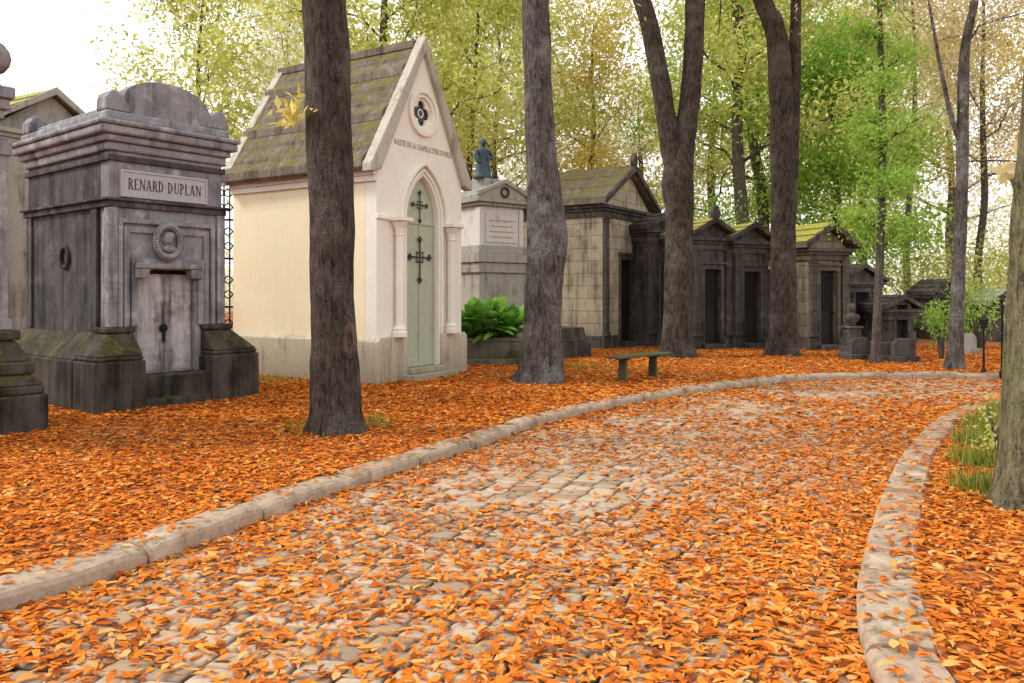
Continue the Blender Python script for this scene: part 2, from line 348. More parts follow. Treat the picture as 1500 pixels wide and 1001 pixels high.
# road bed + setts (one road)
bed = MB(); vs = [(p.x, p.y, -.022) for p in Lc]+[(p.x, p.y, -.022) for p in Rc]
bed.add(vs, [(i, i+1, 200+i+1, 200+i) for i in range(199)])
NR = int(Ll/.16); Lr, _ = resample(Lc, NR+1); Rr, _ = resample(Rc, NR+1)
vs = []; fs = []; tone = []
for r in range(NR):
    wid = (Lr[r]-Rr[r]).length; t = -random.uniform(0,.2)/wid
    while t < 1:
        dt = random.uniform(.17,.24)/wid; a, b = max(t, 0), min(t+dt, 1); t += dt
        if b-a < .03/wid: continue
        cs = [Lr[r].lerp(Rr[r], a), Lr[r].lerp(Rr[r], b), Lr[r+1].lerp(Rr[r+1], b), Lr[r+1].lerp(Rr[r+1], a)]
        cen = sum(cs, Vector())/4; zt = .005*noise.noise(cen*3)+random.uniform(-.004,.004)+.015*noise.noise(cen*.6); o = len(vs)
        tx, ty = random.uniform(-.02,.02), random.uniform(-.02,.02)
        for ins, z in ((.05,-.04),(.09,-.012),(.16,-.002),(.34,.002)):
            for p in cs:
                q = p.lerp(cen, ins); j = Vector((random.uniform(-.003,.003), random.uniform(-.003,.003), 0)); d = q-cen
                vs.append((q.x+j.x, q.y+j.y, z+(zt+d.x*tx+d.y*ty if z > -.03 else 0)))
        for l in range(3):
            for i in range(4): i2 = (i+1) % 4; fs.append((o+l*4+i, o+l*4+i2, o+l*4+4+i2, o+l*4+4+i))
        fs.append((o+12, o+13, o+14, o+15)); tv = random.uniform(.16,1); tone += [.0]*4+[tv*.4]*4+[tv]*8
for f in bed.f: fs.append(tuple(i+len(vs) for i in f))
vs += bed.v; tone += [.0]*len(bed.v)
rd = np_mesh('road', np.array(vs), np.array(fs), M['cobble'], tone=np.array(tone), smooth=True)
bmx = bmesh.new(); bmx.from_mesh(rd.data); bmesh.ops.recalc_face_normals(bmx, faces=bmx.faces); bmx.to_mesh(rd.data); bmx.free()
tag(rd, 'curving cobbled road scattered with orange leaves', 'road', kind='structure')

# ------------------------------------------------------------------ leaves helpers
def in_poly(x, y, poly):
    ins = np.zeros(len(x), bool); n = len(poly); j = n-1
    for i in range(n):
        xi, yi = poly[i]; xj, yj = poly[j]
        c = ((yi > y) != (yj > y)) & (x < (xj-xi)*(y-yi)/((yj-yi) if yj != yi else 1e-9)+xi); ins ^= c; j = i
    return ins
def dist_line(x, y, c):
    A = np.array([(p.x, p.y) for p in c]); d = np.full(len(x), 1e9)
    for i in range(0, len(A), 2): d = np.minimum(d, (x-A[i,0])**2+(y-A[i,1])**2)
    return np.sqrt(d)
def leaf_quads(name, cen, size, tone, mat, parent=None, asp=.42):
    n = len(cen); u = rng.normal(size=(n,3)); u /= np.linalg.norm(u,axis=1)[:,None]; w = rng.normal(size=(n,3)); w -= u*(u*w).sum(1)[:,None]; w /= np.linalg.norm(w,axis=1)[:,None]
    nn = np.cross(u, w); s = size[:,None]
    v = np.stack([cen-u*s, cen+w*s*asp+nn*s*.15, cen+u*s, cen-w*s*asp+nn*s*.15], 1).reshape(-1,3)
    return np_mesh(name, v, np.arange(n*4).reshape(-1,4), mat, parent, np.repeat(np.clip(tone,0,1),4))

# fallen leaves: one stuff object
def ground_leaves():
    n = 940000; x = rng.uniform(-9,15,n); y = rng.uniform(2.2,22,n)
    keep = np.abs(x) < y*.70+.5; x, y = x[keep], y[keep]
    keep = rng.random(len(x)) < np.clip(1.15-y*.06, .25, 1); x, y = x[keep], y[keep]
    roadp = [(p.x,p.y) for p in Lc]+[(p.x,p.y) for p in reversed(Rc)]
    lk = [(p.x,p.y) for p in Lc]+[(p.x,p.y) for p in reversed(Lo)]; rk = [(p.x,p.y) for p in Rc]+[(p.x,p.y) for p in reversed(Ro)]
    ir = in_poly(x,y,roadp); ikr = in_poly(x,y,rk); ik = in_poly(x,y,lk)|ikr
    dl = dist_line(x,y,Lc); dr = dist_line(x,y,Rc); do = np.minimum(dist_line(x,y,Lo), dist_line(x,y,Ro))
    nz = np.array([noise.noise(Vector((a*.8,b*.55,3)))+.6*noise.noise(Vector((a*2.1,b*1.6,9)))+.7*noise.noise(Vector((a*5,b*4,1))) for a,b in zip(x,y)])
    lat = dl/(dl+dr+1e-6)
    base = .23+.34*np.clip(np.abs(lat-.38)*2.2-.14, 0, 1)+.15*np.clip((6.0-y)/4,0,1)+.24*np.clip(lat-.42,0,1)+.45*np.exp(-np.minimum(dl,dr)/.16)
    pr = np.clip(base+nz*.34, .05, 1)
    pr = np.where(ik, .10+.5*np.exp(-do/.06)+.2*np.clip(nz,0,1), pr); pr = np.where(~ir & ~ik, np.clip(.80+.45*nz,.3,1), pr)
    keep = rng.random(len(x)) < pr; x,y,ir,ik,nz = x[keep],y[keep],ir[keep],ik[keep],nz[keep]; n = len(x)
    z = np.where(ir, .004, np.where(ik, KZ+.006, GZ+.003))+rng.random(n)**2*np.where(ik,.005,.012)
    ln = rng.uniform(.014,.050,n)*np.where(y>9,1.35,1); wd = ln*rng.uniform(.22,.44,n); yaw = rng.uniform(0,2*PI,n)
    pit = rng.normal(0,.10,n); rol = rng.normal(0,.16,n); arch = rng.normal(.04,.20,n); fold = rng.uniform(-.1,.35,n)
    T8 = np.array([(-1,0),(-.35,0),(.35,0),(1,0),(-.42,1),(.32,.9),(-.42,-1),(.32,-.9)],float); tri8 = np.array([(0,1,4),(1,5,4),(1,2,5),(2,3,5),(0,6,1),(6,7,1),(1,7,2),(2,7,3)])
    T4 = np.array([(-1,0),(1,0),(-.1,1),(-.1,-1)],float); tri4 = np.array([(0,1,2),(0,3,1)])
    tn = np.clip(rng.normal(.55,.27,n)+nz*.06-np.where(~ir & ~ik & (x < 1.5),.05,0),0,1); V = []; Fc = []; TN = []; off = 0
    for sel, T, tri in ((y < 7.0, T8, tri8), (y >= 7.0, T4, tri4)):
        L_, W_, c_ = ln[sel][:,None], wd[sel][:,None], len(T); k = int(sel.sum())
        lx = T[None,:,0]*L_; ly = T[None,:,1]*W_
        lz = -arch[sel][:,None]*L_*(T[None,:,0]**2)+fold[sel][:,None]*np.abs(ly)
        ly = ly+(rng.normal(0,.26,k)*ln[sel])[:,None]*(T[None,:,0]**2)
        cp,sp = np.cos(pit[sel])[:,None],np.sin(pit[sel])[:,None]; lx,lz = lx*cp-lz*sp, lx*sp+lz*cp
        cr,sr = np.cos(rol[sel])[:,None],np.sin(rol[sel])[:,None]; ly,lz = ly*cr-lz*sr, ly*sr+lz*cr
        lz -= lz.min(1)[:,None]
        ca,sa = np.cos(yaw[sel])[:,None],np.sin(yaw[sel])[:,None]
        V.append(np.stack([x[sel][:,None]+lx*ca-ly*sa, y[sel][:,None]+lx*sa+ly*ca, z[sel][:,None]+lz],2).reshape(-1,3))
        Fc.append((np.arange(k)[:,None,None]*c_+tri[None]).reshape(-1,3)+off)
        tt = tn[sel][:,None]+rng.normal(0,.07,(k,c_)); TN.append(np.clip(tt,0,1).ravel()); off += k*c_
    print('ground leaves', n)
    o = np_mesh('fallen_leaves', np.concatenate(V), np.concatenate(Fc), M['fallen'], tone=np.concatenate(TN)); tag(o, 'carpet of curled orange autumn leaves over road and verges', 'leaves', kind='stuff')
ground_leaves()

# grass tufts
def grass():
    P = []
    spots = [(1475,640,.3,1300),(1470,605,.6,1600),(1440,680,.25,700),(1462,722,.25,800),(475,628,.35,220),(545,622,.3,120),(1425,650,.2,500),(1440,625,.3,900),(400,560,.5,220),(850,540,.6,160)]
    for px,py,s,n in spots:
        c = G(px,py); P += [(c.x+random.gauss(0,s*.5), c.y+random.gauss(0,s*.6)) for _ in range(n)]
    P = np.array(P); ok = ~in_poly(P[:,0],P[:,1],[(p.x,p.y) for p in Lc]+[(p.x,p.y) for p in reversed(offset(Rc,-KWR-.05))]); P = P[ok]
    n = len(P); h = rng.uniform(.05,.19,n); a = rng.uniform(0,2*PI,n); l = rng.uniform(0,.10,n); b = rng.uniform(0,2*PI,n)
    base = np.column_stack([P, np.full(n,GZ)]); d = np.column_stack([np.cos(a),np.sin(a),np.zeros(n)])*.006
    tip = base+np.column_stack([np.cos(b)*l,np.sin(b)*l,h])
    v = np.stack([base-d,base+d,tip],1).reshape(-1,3)
    tag(np_mesh('grass', v, np.arange(n*3).reshape(-1,3), M['grass'], tone=np.repeat(rng.random(n),3)), 'thin grass tufts growing through the leaves', 'grass', kind='stuff')
grass()

# ------------------------------------------------------------------ trees
DENS = 1.0
def smooth_stem(pts, step):
    P = [Vector((*p[0],)) for p in pts]; r = [p[1] for p in pts]
    Q = [Vector((p.x,p.y,p.z,rr)) for p, rr in zip(P, r)]
    Q = [2*Q[0]-Q[1]]+Q+[2*Q[-1]-Q[-2]]; out = []
    for i in range(1, len(Q)-2):
        n = max(2, int((Q[i+1]-Q[i]).length/step))
        for k in range(n):
            t = k/n; a,b,c,d = Q[i-1:i+3]; out.append(.5*((2*b)+(c-a)*t+(2*a-5*b+4*c-d)*t*t+(3*b-a-3*c+d)*t**3))
    out.append(Q[-2]); return [Vector(q[:3]) for q in out], [max(.008,q[3]) for q in out]
def tree(label, base, stems, zc, nl, L, seed, lm, bm_, per=60, sig=.45, size=.07, group=None, flare=.5, seg=14, extra=(), name='tree', step=.22, droop=0., cat='tree', wound=None, thin=1.):
    rs = random.Random(seed); t = thing(name, label, cat, base, 0, group)
    tr = MB(); first = True; cand = []
    for st in stems:
        pts = [((p[0]-base).to_tuple(), p[1]) for p in st]
        P, Rr_ = smooth_stem(pts, step)
        tr.tube(P, Rr_, seg, .10, flare if first else 0, seed, 0); first = False
        cand += [(p, r) for p, r in zip(P, Rr_) if p.z > zc]
    tr.build('trunk', bm_, t, smooth=True)
    anch = []; lb = MB()
    if cand:
        zt = max(p.z for p, _ in cand)
        for i in range(nl):
            p, r = cand[int(len(cand)*(i+.5+rs.uniform(-.4,.4))/nl) % len(cand)]
            fr = (p.z-zc)/max(.1, zt-zc); az = i*2.399+rs.uniform(-.5,.5); el = R(rs.uniform(10,42)+25*fr)
            ln = L*rs.uniform(.65,1.05)*(1-.45*fr); d = Vector((math.cos(az)*math.cos(el), math.sin(az)*math.cos(el), math.sin(el)))
            pts = [p+d*ln*k/5+Vector((rs.gauss(0,.06),rs.gauss(0,.06),rs.gauss(0,.05)-droop*(k/5)**2))*ln*(k > 0)*.7 for k in range(6)]
            r0 = min(r*.55, .05+.02*ln)*thin; lb.tube(pts, [r0*(1-.85*k/5) for k in range(6)], 6)
            anch += [(pts[k], 1.) for k in (2,3,4,5)]
            for _ in range(5):
                q = pts[rs.choice((1,2,3,4))]; d2 = (d+Vector((rs.gauss(0,.7),rs.gauss(0,.7),rs.gauss(.05,.5)-droop))).normalized(); l2 = ln*rs.uniform(.25,.5)
                m2 = q+d2*l2*.5+Vector((0,0,rs.gauss(0,.06)*l2)); e2 = q+d2*l2+Vector((0,0,-droop*l2*.4)); lb.tube([q,m2,e2],[r0*.3,r0*.2,.006],4)
                anch += [(m2,.8),(e2,1.)]
        lb.build('limbs', bm_, t, smooth=True)
    cs = []; tn = []
    for p, w in anch:
        n = int(per*DENS*w*rs.uniform(.25,1.5)); s = sig*rs.uniform(.6,1.35); base_t = rs.random()
        cs.append(rng.normal(size=(n,3))*np.array([s,s,s*.65])+np.array(p)); tn.append(np.clip(base_t*.5+rng.random(n)*.55,0,1))
    for p, n, s in extra:
        q = p-base; cs.append(rng.normal(size=(n,3))*s+np.array(q)); tn.append(.4+rng.random(n)*.6)
    if cs:
        cs = np.concatenate(cs); tn = np.concatenate(tn); ok = cs[:,2] > .15; cs, tn = cs[ok], tn[ok]
        leaf_quads('crown', cs, rng.uniform(.6,1.25,len(cs))*size, tn, lm, t)
    if wound: wound(t, base)
    return t
def px_stem(Y, pts, dy=0): return [(Vector(((px-750)/F*Y, Y+dy*i, hz(py, Y))), w/F*Y/2) for i, (px, py, w) in enumerate(pts)]

def scar(t, base):
    m = MB(); c = at(514,8.20,hz(500,8.18))-base
    m.ring_y((c.x-.005, c.y-.01, c.z), .05, .026, 18, 8, 2.7); m.ball((c.x-.005,c.y+.02,c.z), .05, 12, 1,.6,2.6); m.build('trunk_scar', M['wound'], t, smooth=True)
b1 = G(492,632)
tree('big dark brown trunk between the name plaque tomb and the cream chapel', b1, [px_stem(b1.y, [(493,650,88),(492,610,74),(491,560,69),(488,450,64),(484,250,65),(478,60,65),(474,-150,60),(470,-420,48),(476,-700,34),(470,-950,16)])],
     7.0, 12, 3.6, 3, M['lf_gold'], M['bark_dark'], 36, .4, .075, flare=.28, seg=28, step=.1, extra=[(at(438,8.2,hz(160,8.2)),30,.09),(at(420,8.2,hz(172,8.2)),20,.07)], wound=scar)
b2 = G(792,560)
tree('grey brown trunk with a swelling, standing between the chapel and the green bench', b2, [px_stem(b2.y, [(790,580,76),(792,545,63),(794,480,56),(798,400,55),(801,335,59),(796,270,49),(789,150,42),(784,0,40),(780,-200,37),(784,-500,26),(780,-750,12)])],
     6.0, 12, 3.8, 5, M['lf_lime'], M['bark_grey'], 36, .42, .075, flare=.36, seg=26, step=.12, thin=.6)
b3 = G(992,523)
tree('forked dark trunk splitting into a V behind the green bench', b3, [px_stem(b3.y, [(992,540,56),(992,500,46),(993,420,40),(995,320,40),(993,262,46),(1001,215,34),(1013,120,29),(1019,0,28),(1021,-150,25),(1015,-330,14)]),
     px_stem(b3.y, [(995,275,30),(984,225,30),(972,150,29),(962,90,28),(952,40,26),(935,-15,24),(905,-120,21),(890,-300,12)])],
     8.4, 14, 4.2, 8, M['lf_lime'], M['bark_dark'], 42, .5, .09, flare=.3, seg=22, step=.15, thin=.5)
b4 = G(1148,521)
tree('dark twin stemmed trunk in front of the white portal', b4, [px_stem(b4.y, [(1146,535,50),(1147,500,41),(1147,400,36),(1147,250,35),(1143,110,33),(1134,40,29),(1108,-30,23),(1090,-200,14)]),
     px_stem(b4.y, [(1150,400,22),(1158,280,20),(1164,120,17),(1166,0,15),(1170,-160,12),(1180,-300,8)])],
     8.6, 13, 4.0, 11, M['lf_gold'], M['bark_dark'], 42, .5, .09, flare=.3, seg=20, step=.15, thin=.5)
b5 = G(1398,541)
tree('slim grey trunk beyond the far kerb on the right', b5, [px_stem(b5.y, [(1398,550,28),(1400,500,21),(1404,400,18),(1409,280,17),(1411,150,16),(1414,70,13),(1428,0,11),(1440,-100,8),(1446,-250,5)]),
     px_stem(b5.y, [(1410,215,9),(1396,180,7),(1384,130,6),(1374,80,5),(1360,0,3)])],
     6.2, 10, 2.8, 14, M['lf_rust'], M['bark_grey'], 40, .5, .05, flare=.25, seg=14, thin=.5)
b6 = G(1282,532)
tree('thin ivy clad stem beside the low grey tombs', b6, [px_stem(b6.y, [(1281,540,14),(1284,480,12),(1290,350,11),(1293,200,10),(1290,60,8),(1286,-80,6)])],
     2.0, 14, 1.1, 17, M['lf_green'], M['bark_far'], 65, .25, .055, flare=.3, seg=10)
b7 = G(1520,742)
tree('mossy tree trunk at the right edge beside the curving kerb', b7, [px_stem(b7.y, [(1520,765,120),(1518,720,100),(1518,620,92),(1520,480,84),(1524,330,72),(1530,150,60),(1536,0,55),(1540,-300,46),(1545,-800,30),(1540,-1200,14)]),
     px_stem(b7.y, [(1516,330,16),(1502,302,12),(1490,278,9),(1482,262,6)])],
     6.2, 11, 3.4, 21, M['lf_rust'], M['bark_moss'], 36, .4, .07, flare=.35, seg=26, step=.12, extra=[(at(1490,5.8,hz(245,5.8)),30,.09)])

def bg(label, px, Y, wpx, H, zc, nl, L, seed, lm, per=70, sig=.6, size=.115, bk='bark_far', group=None, lean=0):
    b = at(px, Y); r = wpx/F*Y/2; rs = random.Random(seed*5)
    st = [(b+Vector((0,0,-.1)), r*1.3)]+[(b+Vector((lean*k/6+rs.gauss(0,.12), rs.gauss(0,.12), H*k/6)), r*(1-.85*(k/6)**1.3)) for k in range(1,7)]
    tree(label, b, [st], zc, nl, L, seed, lm, M[bk], per, sig*1.1, size, group, .3, 10, step=.5, thin=.6)
bg('dark trunk rising behind the chapel roof beside its ridge', 572, 24, 24, 14, 5.6, 16, 4.6, 31, M['lf_lime'], 85)
bg('slim tree left of the chapel roof', 300, 27, 12, 14, 5.5, 15, 4.2, 32, M['lf_lime'], 60)
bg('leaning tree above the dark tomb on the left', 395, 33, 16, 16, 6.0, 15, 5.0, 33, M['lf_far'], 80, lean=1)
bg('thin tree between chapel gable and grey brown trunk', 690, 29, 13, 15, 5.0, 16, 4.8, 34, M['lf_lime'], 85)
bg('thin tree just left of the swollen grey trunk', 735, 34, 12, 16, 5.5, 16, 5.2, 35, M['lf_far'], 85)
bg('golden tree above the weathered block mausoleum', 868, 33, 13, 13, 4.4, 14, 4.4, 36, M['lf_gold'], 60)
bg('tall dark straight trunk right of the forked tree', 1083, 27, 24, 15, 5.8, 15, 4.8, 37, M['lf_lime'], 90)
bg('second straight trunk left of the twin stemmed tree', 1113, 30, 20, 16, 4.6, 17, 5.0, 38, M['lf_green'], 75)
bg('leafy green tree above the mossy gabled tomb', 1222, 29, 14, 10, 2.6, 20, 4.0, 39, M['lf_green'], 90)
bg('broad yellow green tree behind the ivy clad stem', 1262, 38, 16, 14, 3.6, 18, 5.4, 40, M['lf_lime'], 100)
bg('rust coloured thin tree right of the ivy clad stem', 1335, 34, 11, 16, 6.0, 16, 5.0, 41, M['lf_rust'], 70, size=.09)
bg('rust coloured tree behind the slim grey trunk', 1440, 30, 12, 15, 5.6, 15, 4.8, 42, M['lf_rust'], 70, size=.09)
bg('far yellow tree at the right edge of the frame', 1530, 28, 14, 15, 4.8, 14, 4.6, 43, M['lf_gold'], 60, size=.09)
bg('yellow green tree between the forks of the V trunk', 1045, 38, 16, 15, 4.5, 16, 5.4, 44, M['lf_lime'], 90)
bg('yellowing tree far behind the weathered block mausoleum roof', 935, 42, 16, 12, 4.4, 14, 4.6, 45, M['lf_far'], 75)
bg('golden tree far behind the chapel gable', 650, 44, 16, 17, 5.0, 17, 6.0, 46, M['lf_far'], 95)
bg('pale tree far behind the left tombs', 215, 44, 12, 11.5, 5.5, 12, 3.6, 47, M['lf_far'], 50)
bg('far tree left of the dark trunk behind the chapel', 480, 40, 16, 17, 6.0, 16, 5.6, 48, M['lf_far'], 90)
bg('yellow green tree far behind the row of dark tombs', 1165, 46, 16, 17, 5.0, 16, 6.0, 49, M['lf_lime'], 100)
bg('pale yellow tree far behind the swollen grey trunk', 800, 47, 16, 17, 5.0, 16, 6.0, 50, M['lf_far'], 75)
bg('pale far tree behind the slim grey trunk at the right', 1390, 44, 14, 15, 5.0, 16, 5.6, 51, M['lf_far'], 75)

def shrub(label, px, Y, h, w, lm, seed, n=16, per=110, size=.10):
    b = at(px, Y); rs = random.Random(seed); t = thing('shrub', label, 'shrub', b)
    m = MB(); cs = []; tn = []
    for i in range(n):
        az = rs.uniform(0,2*PI); rr = w*math.sqrt(rs.random())*.5; z = h*rs.uniform(.2,.95)*(1-.3*rr/w)
        e = Vector((math.cos(az)*rr, math.sin(az)*rr, z)); m.tube([Vector((e.x*.1,e.y*.1,-.05)), Vector((e.x*.5,e.y*.5,z*.55)), e], [.04,.025,.008], 5)
        k = int(per*rs.uniform(.6,1.3)); cs.append(rng.normal(size=(k,3))*np.array([.16*w,.16*w,.13*h])+np.array(e)); tn.append(rs.random()*.5+rng.random(k)*.5)
    m.build('stems', M['bark_far'], t); cs = np.concatenate(cs); tn = np.concatenate(tn); ok = cs[:,2] > .05
    leaf_quads('foliage', cs[ok], rng.uniform(.6,1.2,ok.sum())*size, tn[ok], lm, t)
shrub('yellow green bush right of the ivy clad stem', 1345, 30, 3.4, 3.2, M['lf_lime'], 1, per=110)
shrub('bright bush behind the slim grey trunk', 1418, 27, 3.8, 3.2, M['lf_lime'], 2, per=110)
shrub('yellow bush behind the lantern post', 1475, 32, 4.0, 3.6, M['lf_lime'], 3, per=110)
shrub('green bush behind the mossy gabled tomb', 1250, 27, 3.6, 2.6, M['lf_green'], 4, per=110)
shrub('green bush peeping between the block mausoleum and dark tombs', 975, 30, 5.2, 3.4, M['lf_green'], 5, per=110)
shrub('green bush above the dark tombs', 1060, 27, 5.0, 3.4, M['lf_green'], 6, per=120)
shrub('low ivy mound at the foot of the slim grey trunk', 1380, 17.5, 1.3, .7, M['lf_green'], 7, 10, 70, .05)
shrub('leafy bush beside the right hand far tomb', 1436, 21, 1.9, 1.5, M['lf_green'], 8, 12, 90, .06)
shrub('dark hedge clump left of the slim grey trunk', 1350, 26, 1.6, 1.8, M['lf_green'], 9, 12, 90, .07)
shrub('low green growth at the foot of the mossy right edge trunk', 1470, 6.9, .55, .5, M['lf_lime'], 10, 9, 50, .028)
def woodland():
    cs = []; tn = []; rs = random.Random(3)
    for i in range(850):
        Y = rs.uniform(50,72); X = rs.uniform(-.78,.78)*Y; px = X/Y*F+750
        top = 13 if 420 < px < 1150 else (11 if px >= 1150 else 6)
        z = rs.uniform(.03, 1)**1.3*top*rs.uniform(.5,1.1)
        if px < 250: z *= .75
        k = rs.randint(25,75); cs.append(rng.normal(size=(k,3))*np.array([1.1,1.1,.8])+np.array((X,Y,z))); tn.append(rs.random()*.6+rng.random(k)*.4)
    cs = np.concatenate(cs); tn = np.concatenate(tn); ok = cs[:,2] > .0
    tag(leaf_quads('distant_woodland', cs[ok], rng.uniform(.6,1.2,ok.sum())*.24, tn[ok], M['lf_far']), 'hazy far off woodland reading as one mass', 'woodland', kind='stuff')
woodland()

# ------------------------------------------------------------------ tomb helpers
def circ(cx, cz, r, n=24, ph=0): return [(cx+r*math.cos(2*PI*k/n+ph), cz+r*math.sin(2*PI*k/n+ph)) for k in range(n)]
def pointed(cx, hw, z0, zs, n=10, close=True, off=.462):
    r = off+hw; pts = [(cx-hw, z0)] if close else []
    c1 = cx+off; ang = math.acos(off/r)
    left = [(c1-r*math.cos(ang*i/n), zs+r*math.sin(ang*i/n)) for i in range(n+1)]
    right = [(2*cx-x, z) for x, z in reversed(left[:-1])]
    pts += left+right
    if close: pts += [(cx+hw, z0)]
    return pts
def arch_band(cx, hi, ho, z0, zs):
    return pointed(cx, ho, z0, zs)+list(reversed(pointed(cx, hi, z0, zs)))
def door_panel(t, mat, x0, x1, y, z0, z1, lbl=None, grille=True):
    m = MB(); m.box(x0, x1, y, y+.05, z0, z1); w = x1-x0; h = z1-z0; e = w*.13
    for a, b in ((.05,.40),(.45,.95)):
        m.box(x0+e, x0+e+.03, y-.015, y+.01, z0+h*a, z0+h*b); m.box(x1-e-.03, x1-e, y-.015, y+.01, z0+h*a, z0+h*b)
        m.box(x0+e+.03, x1-e-.03, y-.015, y+.01, z0+h*a, z0+h*a+.03); m.box(x0+e+.03, x1-e-.03, y-.015, y+.01, z0+h*b-.03, z0+h*b)
    if grille:
        n = 5
        for k in range(n): xx = x0+e+.05+(w-2*e-.1)*k/(n-1); m.box(xx-.008, xx+.008, y-.02, y+.005, z0+h*.47, z0+h*.93)
    d = m.build('door', mat, t, bevel=.004)
    hnd = MB(); hnd.ball((x1-e*.5, y-.03, z0+h*.43), .028, 10); hnd.build('handle', M['iron'], d, smooth=True); return d
def mausoleum(label, loc, a, W, D, H, apex, wall, roofm, trim, door=(.75,2.0), dm=None, group=None, pil=True, acro=None, tower=0, plinth=.35, over=.13, urn=False, th=.10, name='mausoleum', banded=False):
    t = thing(name, label, 'tomb', loc, a, group); dm = dm or M['door_dark']
    c = W/2; dx0, dx1, dh = c-door[0]/2, c+door[0]/2, door[1]+.15
    m = MB(); m.prism([(0,-.1),(dx0,-.1),(dx0,dh),(dx1,dh),(dx1,-.1),(W,-.1),(W,H),(c,apex),(0,H)], 0, .22)
    m.prism([(.002,-.1),(W-.002,-.1),(W-.002,H),(c,apex-.003),(.002,H)], .222, D); m.build('wall', wall, t, bevel=.012)
    p = MB(); e = .06
    p.box(-e, dx0-.03, -e, .05, -.1, plinth); p.box(dx1+.03, W+e, -e, .05, -.1, plinth); p.box(-e, .05, .052, D+e, -.1, plinth); p.box(W-.05, W+e, .052, D+e, -.1, plinth)
    p.build('plinth', trim, t, bevel=.02)
    s = MB(); s.box(dx0-.12, dx1+.12, -.34, .2, -.1, .14); s.build('step', trim, t, bevel=.015)
    door_panel(t, dm, dx0+.003, dx1-.003, .13, .142, dh-.003)
    f = MB(); f.prism([(dx0-.11,.145),(dx0-.002,.145),(dx0-.002,dh-.002),(dx1+.002,dh-.002),(dx1+.002,.145),(dx1+.11,.145),(dx1+.11,dh+.13),(dx0-.11,dh+.13)], -.045, .02)
    f.box(dx0-.16, dx1+.16, -.09, .02, dh+.133, dh+.20); f.build('door_frame', trim, t, bevel=.008)
    if pil:
        for x0 in (-.02, W-.20):
            q = MB(); q.box(x0, x0+.22, -.085, .02, plinth+.002, H-.36); q.box(x0-.02, x0+.24, -.11, .02, plinth+.004, plinth+.12)
            q.box(x0-.02, x0+.24, -.105, .02, H-.50, H-.46); q.taper(x0-.01, x0+.23, -.10, .02, H-.44, x0-.04, x0+.26, -.13, .02, H-.358); q.build('pilaster', trim, t, bevel=.008)
    k = MB()
    for z0, z1, o in ((H-.355,H-.20,.05),(H-.198,H-.12,.10),(H-.118,H-.03,.17)): k.box(-o, W+o, -o, D+o*.6, z0, z1)
    k.build('cornice', trim, t, bevel=.01)
    sl = (apex-H)/c; o = over+.08; zl = H-o*sl*.0-.028
    rf = MB(); ap = apex+.01
    rf.prism([(-o,zl),(c,ap),(W+o,zl),(W+o,zl+th),(c,ap+th*1.15),(-o,zl+th)], -over+.0, D+over)
    nb = 3
    for sgn in (0,1):
        for j in range(nb):
            u0, u1 = j/nb, (j+1)/nb+.0
            xa, xb = -o+(c+o)*u0, -o+(c+o)*u1; za, zb = zl+th+(ap-zl)*u0, zl+th+(ap-zl)*u1
            P = [(xa,za-.01),(xb-.004,zb-.01),(xb-.004,zb+.015),(xa,za+.05)]
            if sgn: P = [(W-x, z) for x, z in reversed(P)]
            rf.prism(P, -over-.01, D+over+.01)
    rf.build('roof', roofm, t, bevel=.012)
    pd = MB(); pd.prism([(-o-.02,zl-.01),(c,ap-.02),(W+o+.02,zl-.01),(W+o+.02,zl+th*.9),(c,ap+th*1.05+.03),(-o-.02,zl+th*.9)], -over-.075, -over-.012)
    pd.build('pediment', trim, t, bevel=.012)
    if acro:
        q = MB(); q.prism([(c-.12,ap+th),(c+.12,ap+th),(c+.15,ap+th+.14),(c+.08,ap+th+.28),(c,ap+th+.36),(c-.08,ap+th+.28),(c-.15,ap+th+.14)], -over-.06, -over+.06); q.build('acroterion', trim, t, bevel=.02)
    return t

# ---- cream chapel
cl = G(552,563); ca = 59; CW = fitw(cl, ca, 676); CD = fitd(cl, ca, 341)
t = thing('chapel', 'cream stone chapel with steep slab roof and pointed green door', 'chapel', cl, ca)
H, AP, PL = 3.68, 5.86, .76; c = CW/2; SP = 2.80; DH = .46
arch = pointed(c, DH, -.1, SP); rz = 4.72; rr = .27
m = MB(); body = [(0,-.1)]+arch[:1]+arch[1:-1]+arch[-1:]+[(CW,-.1),(CW,H),(c,AP),(0,H)]
m.prism(body, 0, .26, [circ(c, rz, rr, 28)]); m.build('facade', M['chapel_front'], t, bevel=.012)
m = MB(); m.prism([(.003,-.1),(CW-.003,-.1),(CW-.003,H),(c,AP-.004),(.003,H)], .262, CD); m.build('wall', M['chapel'], t, bevel=.01)
m = MB(); e = .08
m.prism([(-e,-.1),(c-.49,-.1),(c-.49,PL-.08),(c-.49,PL),(0,PL),(-e,PL-.07)], -e, .0-.002); m.prism([(CW+e,-.1),(CW+e,PL-.07),(CW,PL),(c+.49,PL),(c+.49,-.1)], -e, -.002)
m.taper(-e,-.002,-.001,CD+e,-.1,-e,-.002,-.001,CD+e,PL-.06); m.taper(-e,-.002,-.001,CD+e,PL-.06,-.02,-.002,-.001,CD+e,PL); m.box(CW+.002,CW+e,-.001,CD+e,-.1,PL-.03)
m.build('plinth', M['chapel_plinth'], t, bevel=.015)
m = MB(); m.box(c-.65,c+.65,-.34,.2,-.1,.10); m.box(c-.485,c+.485,-.16,.2,.102,.19); m.build('step', M['chapel_plinth'], t, bevel=.012)
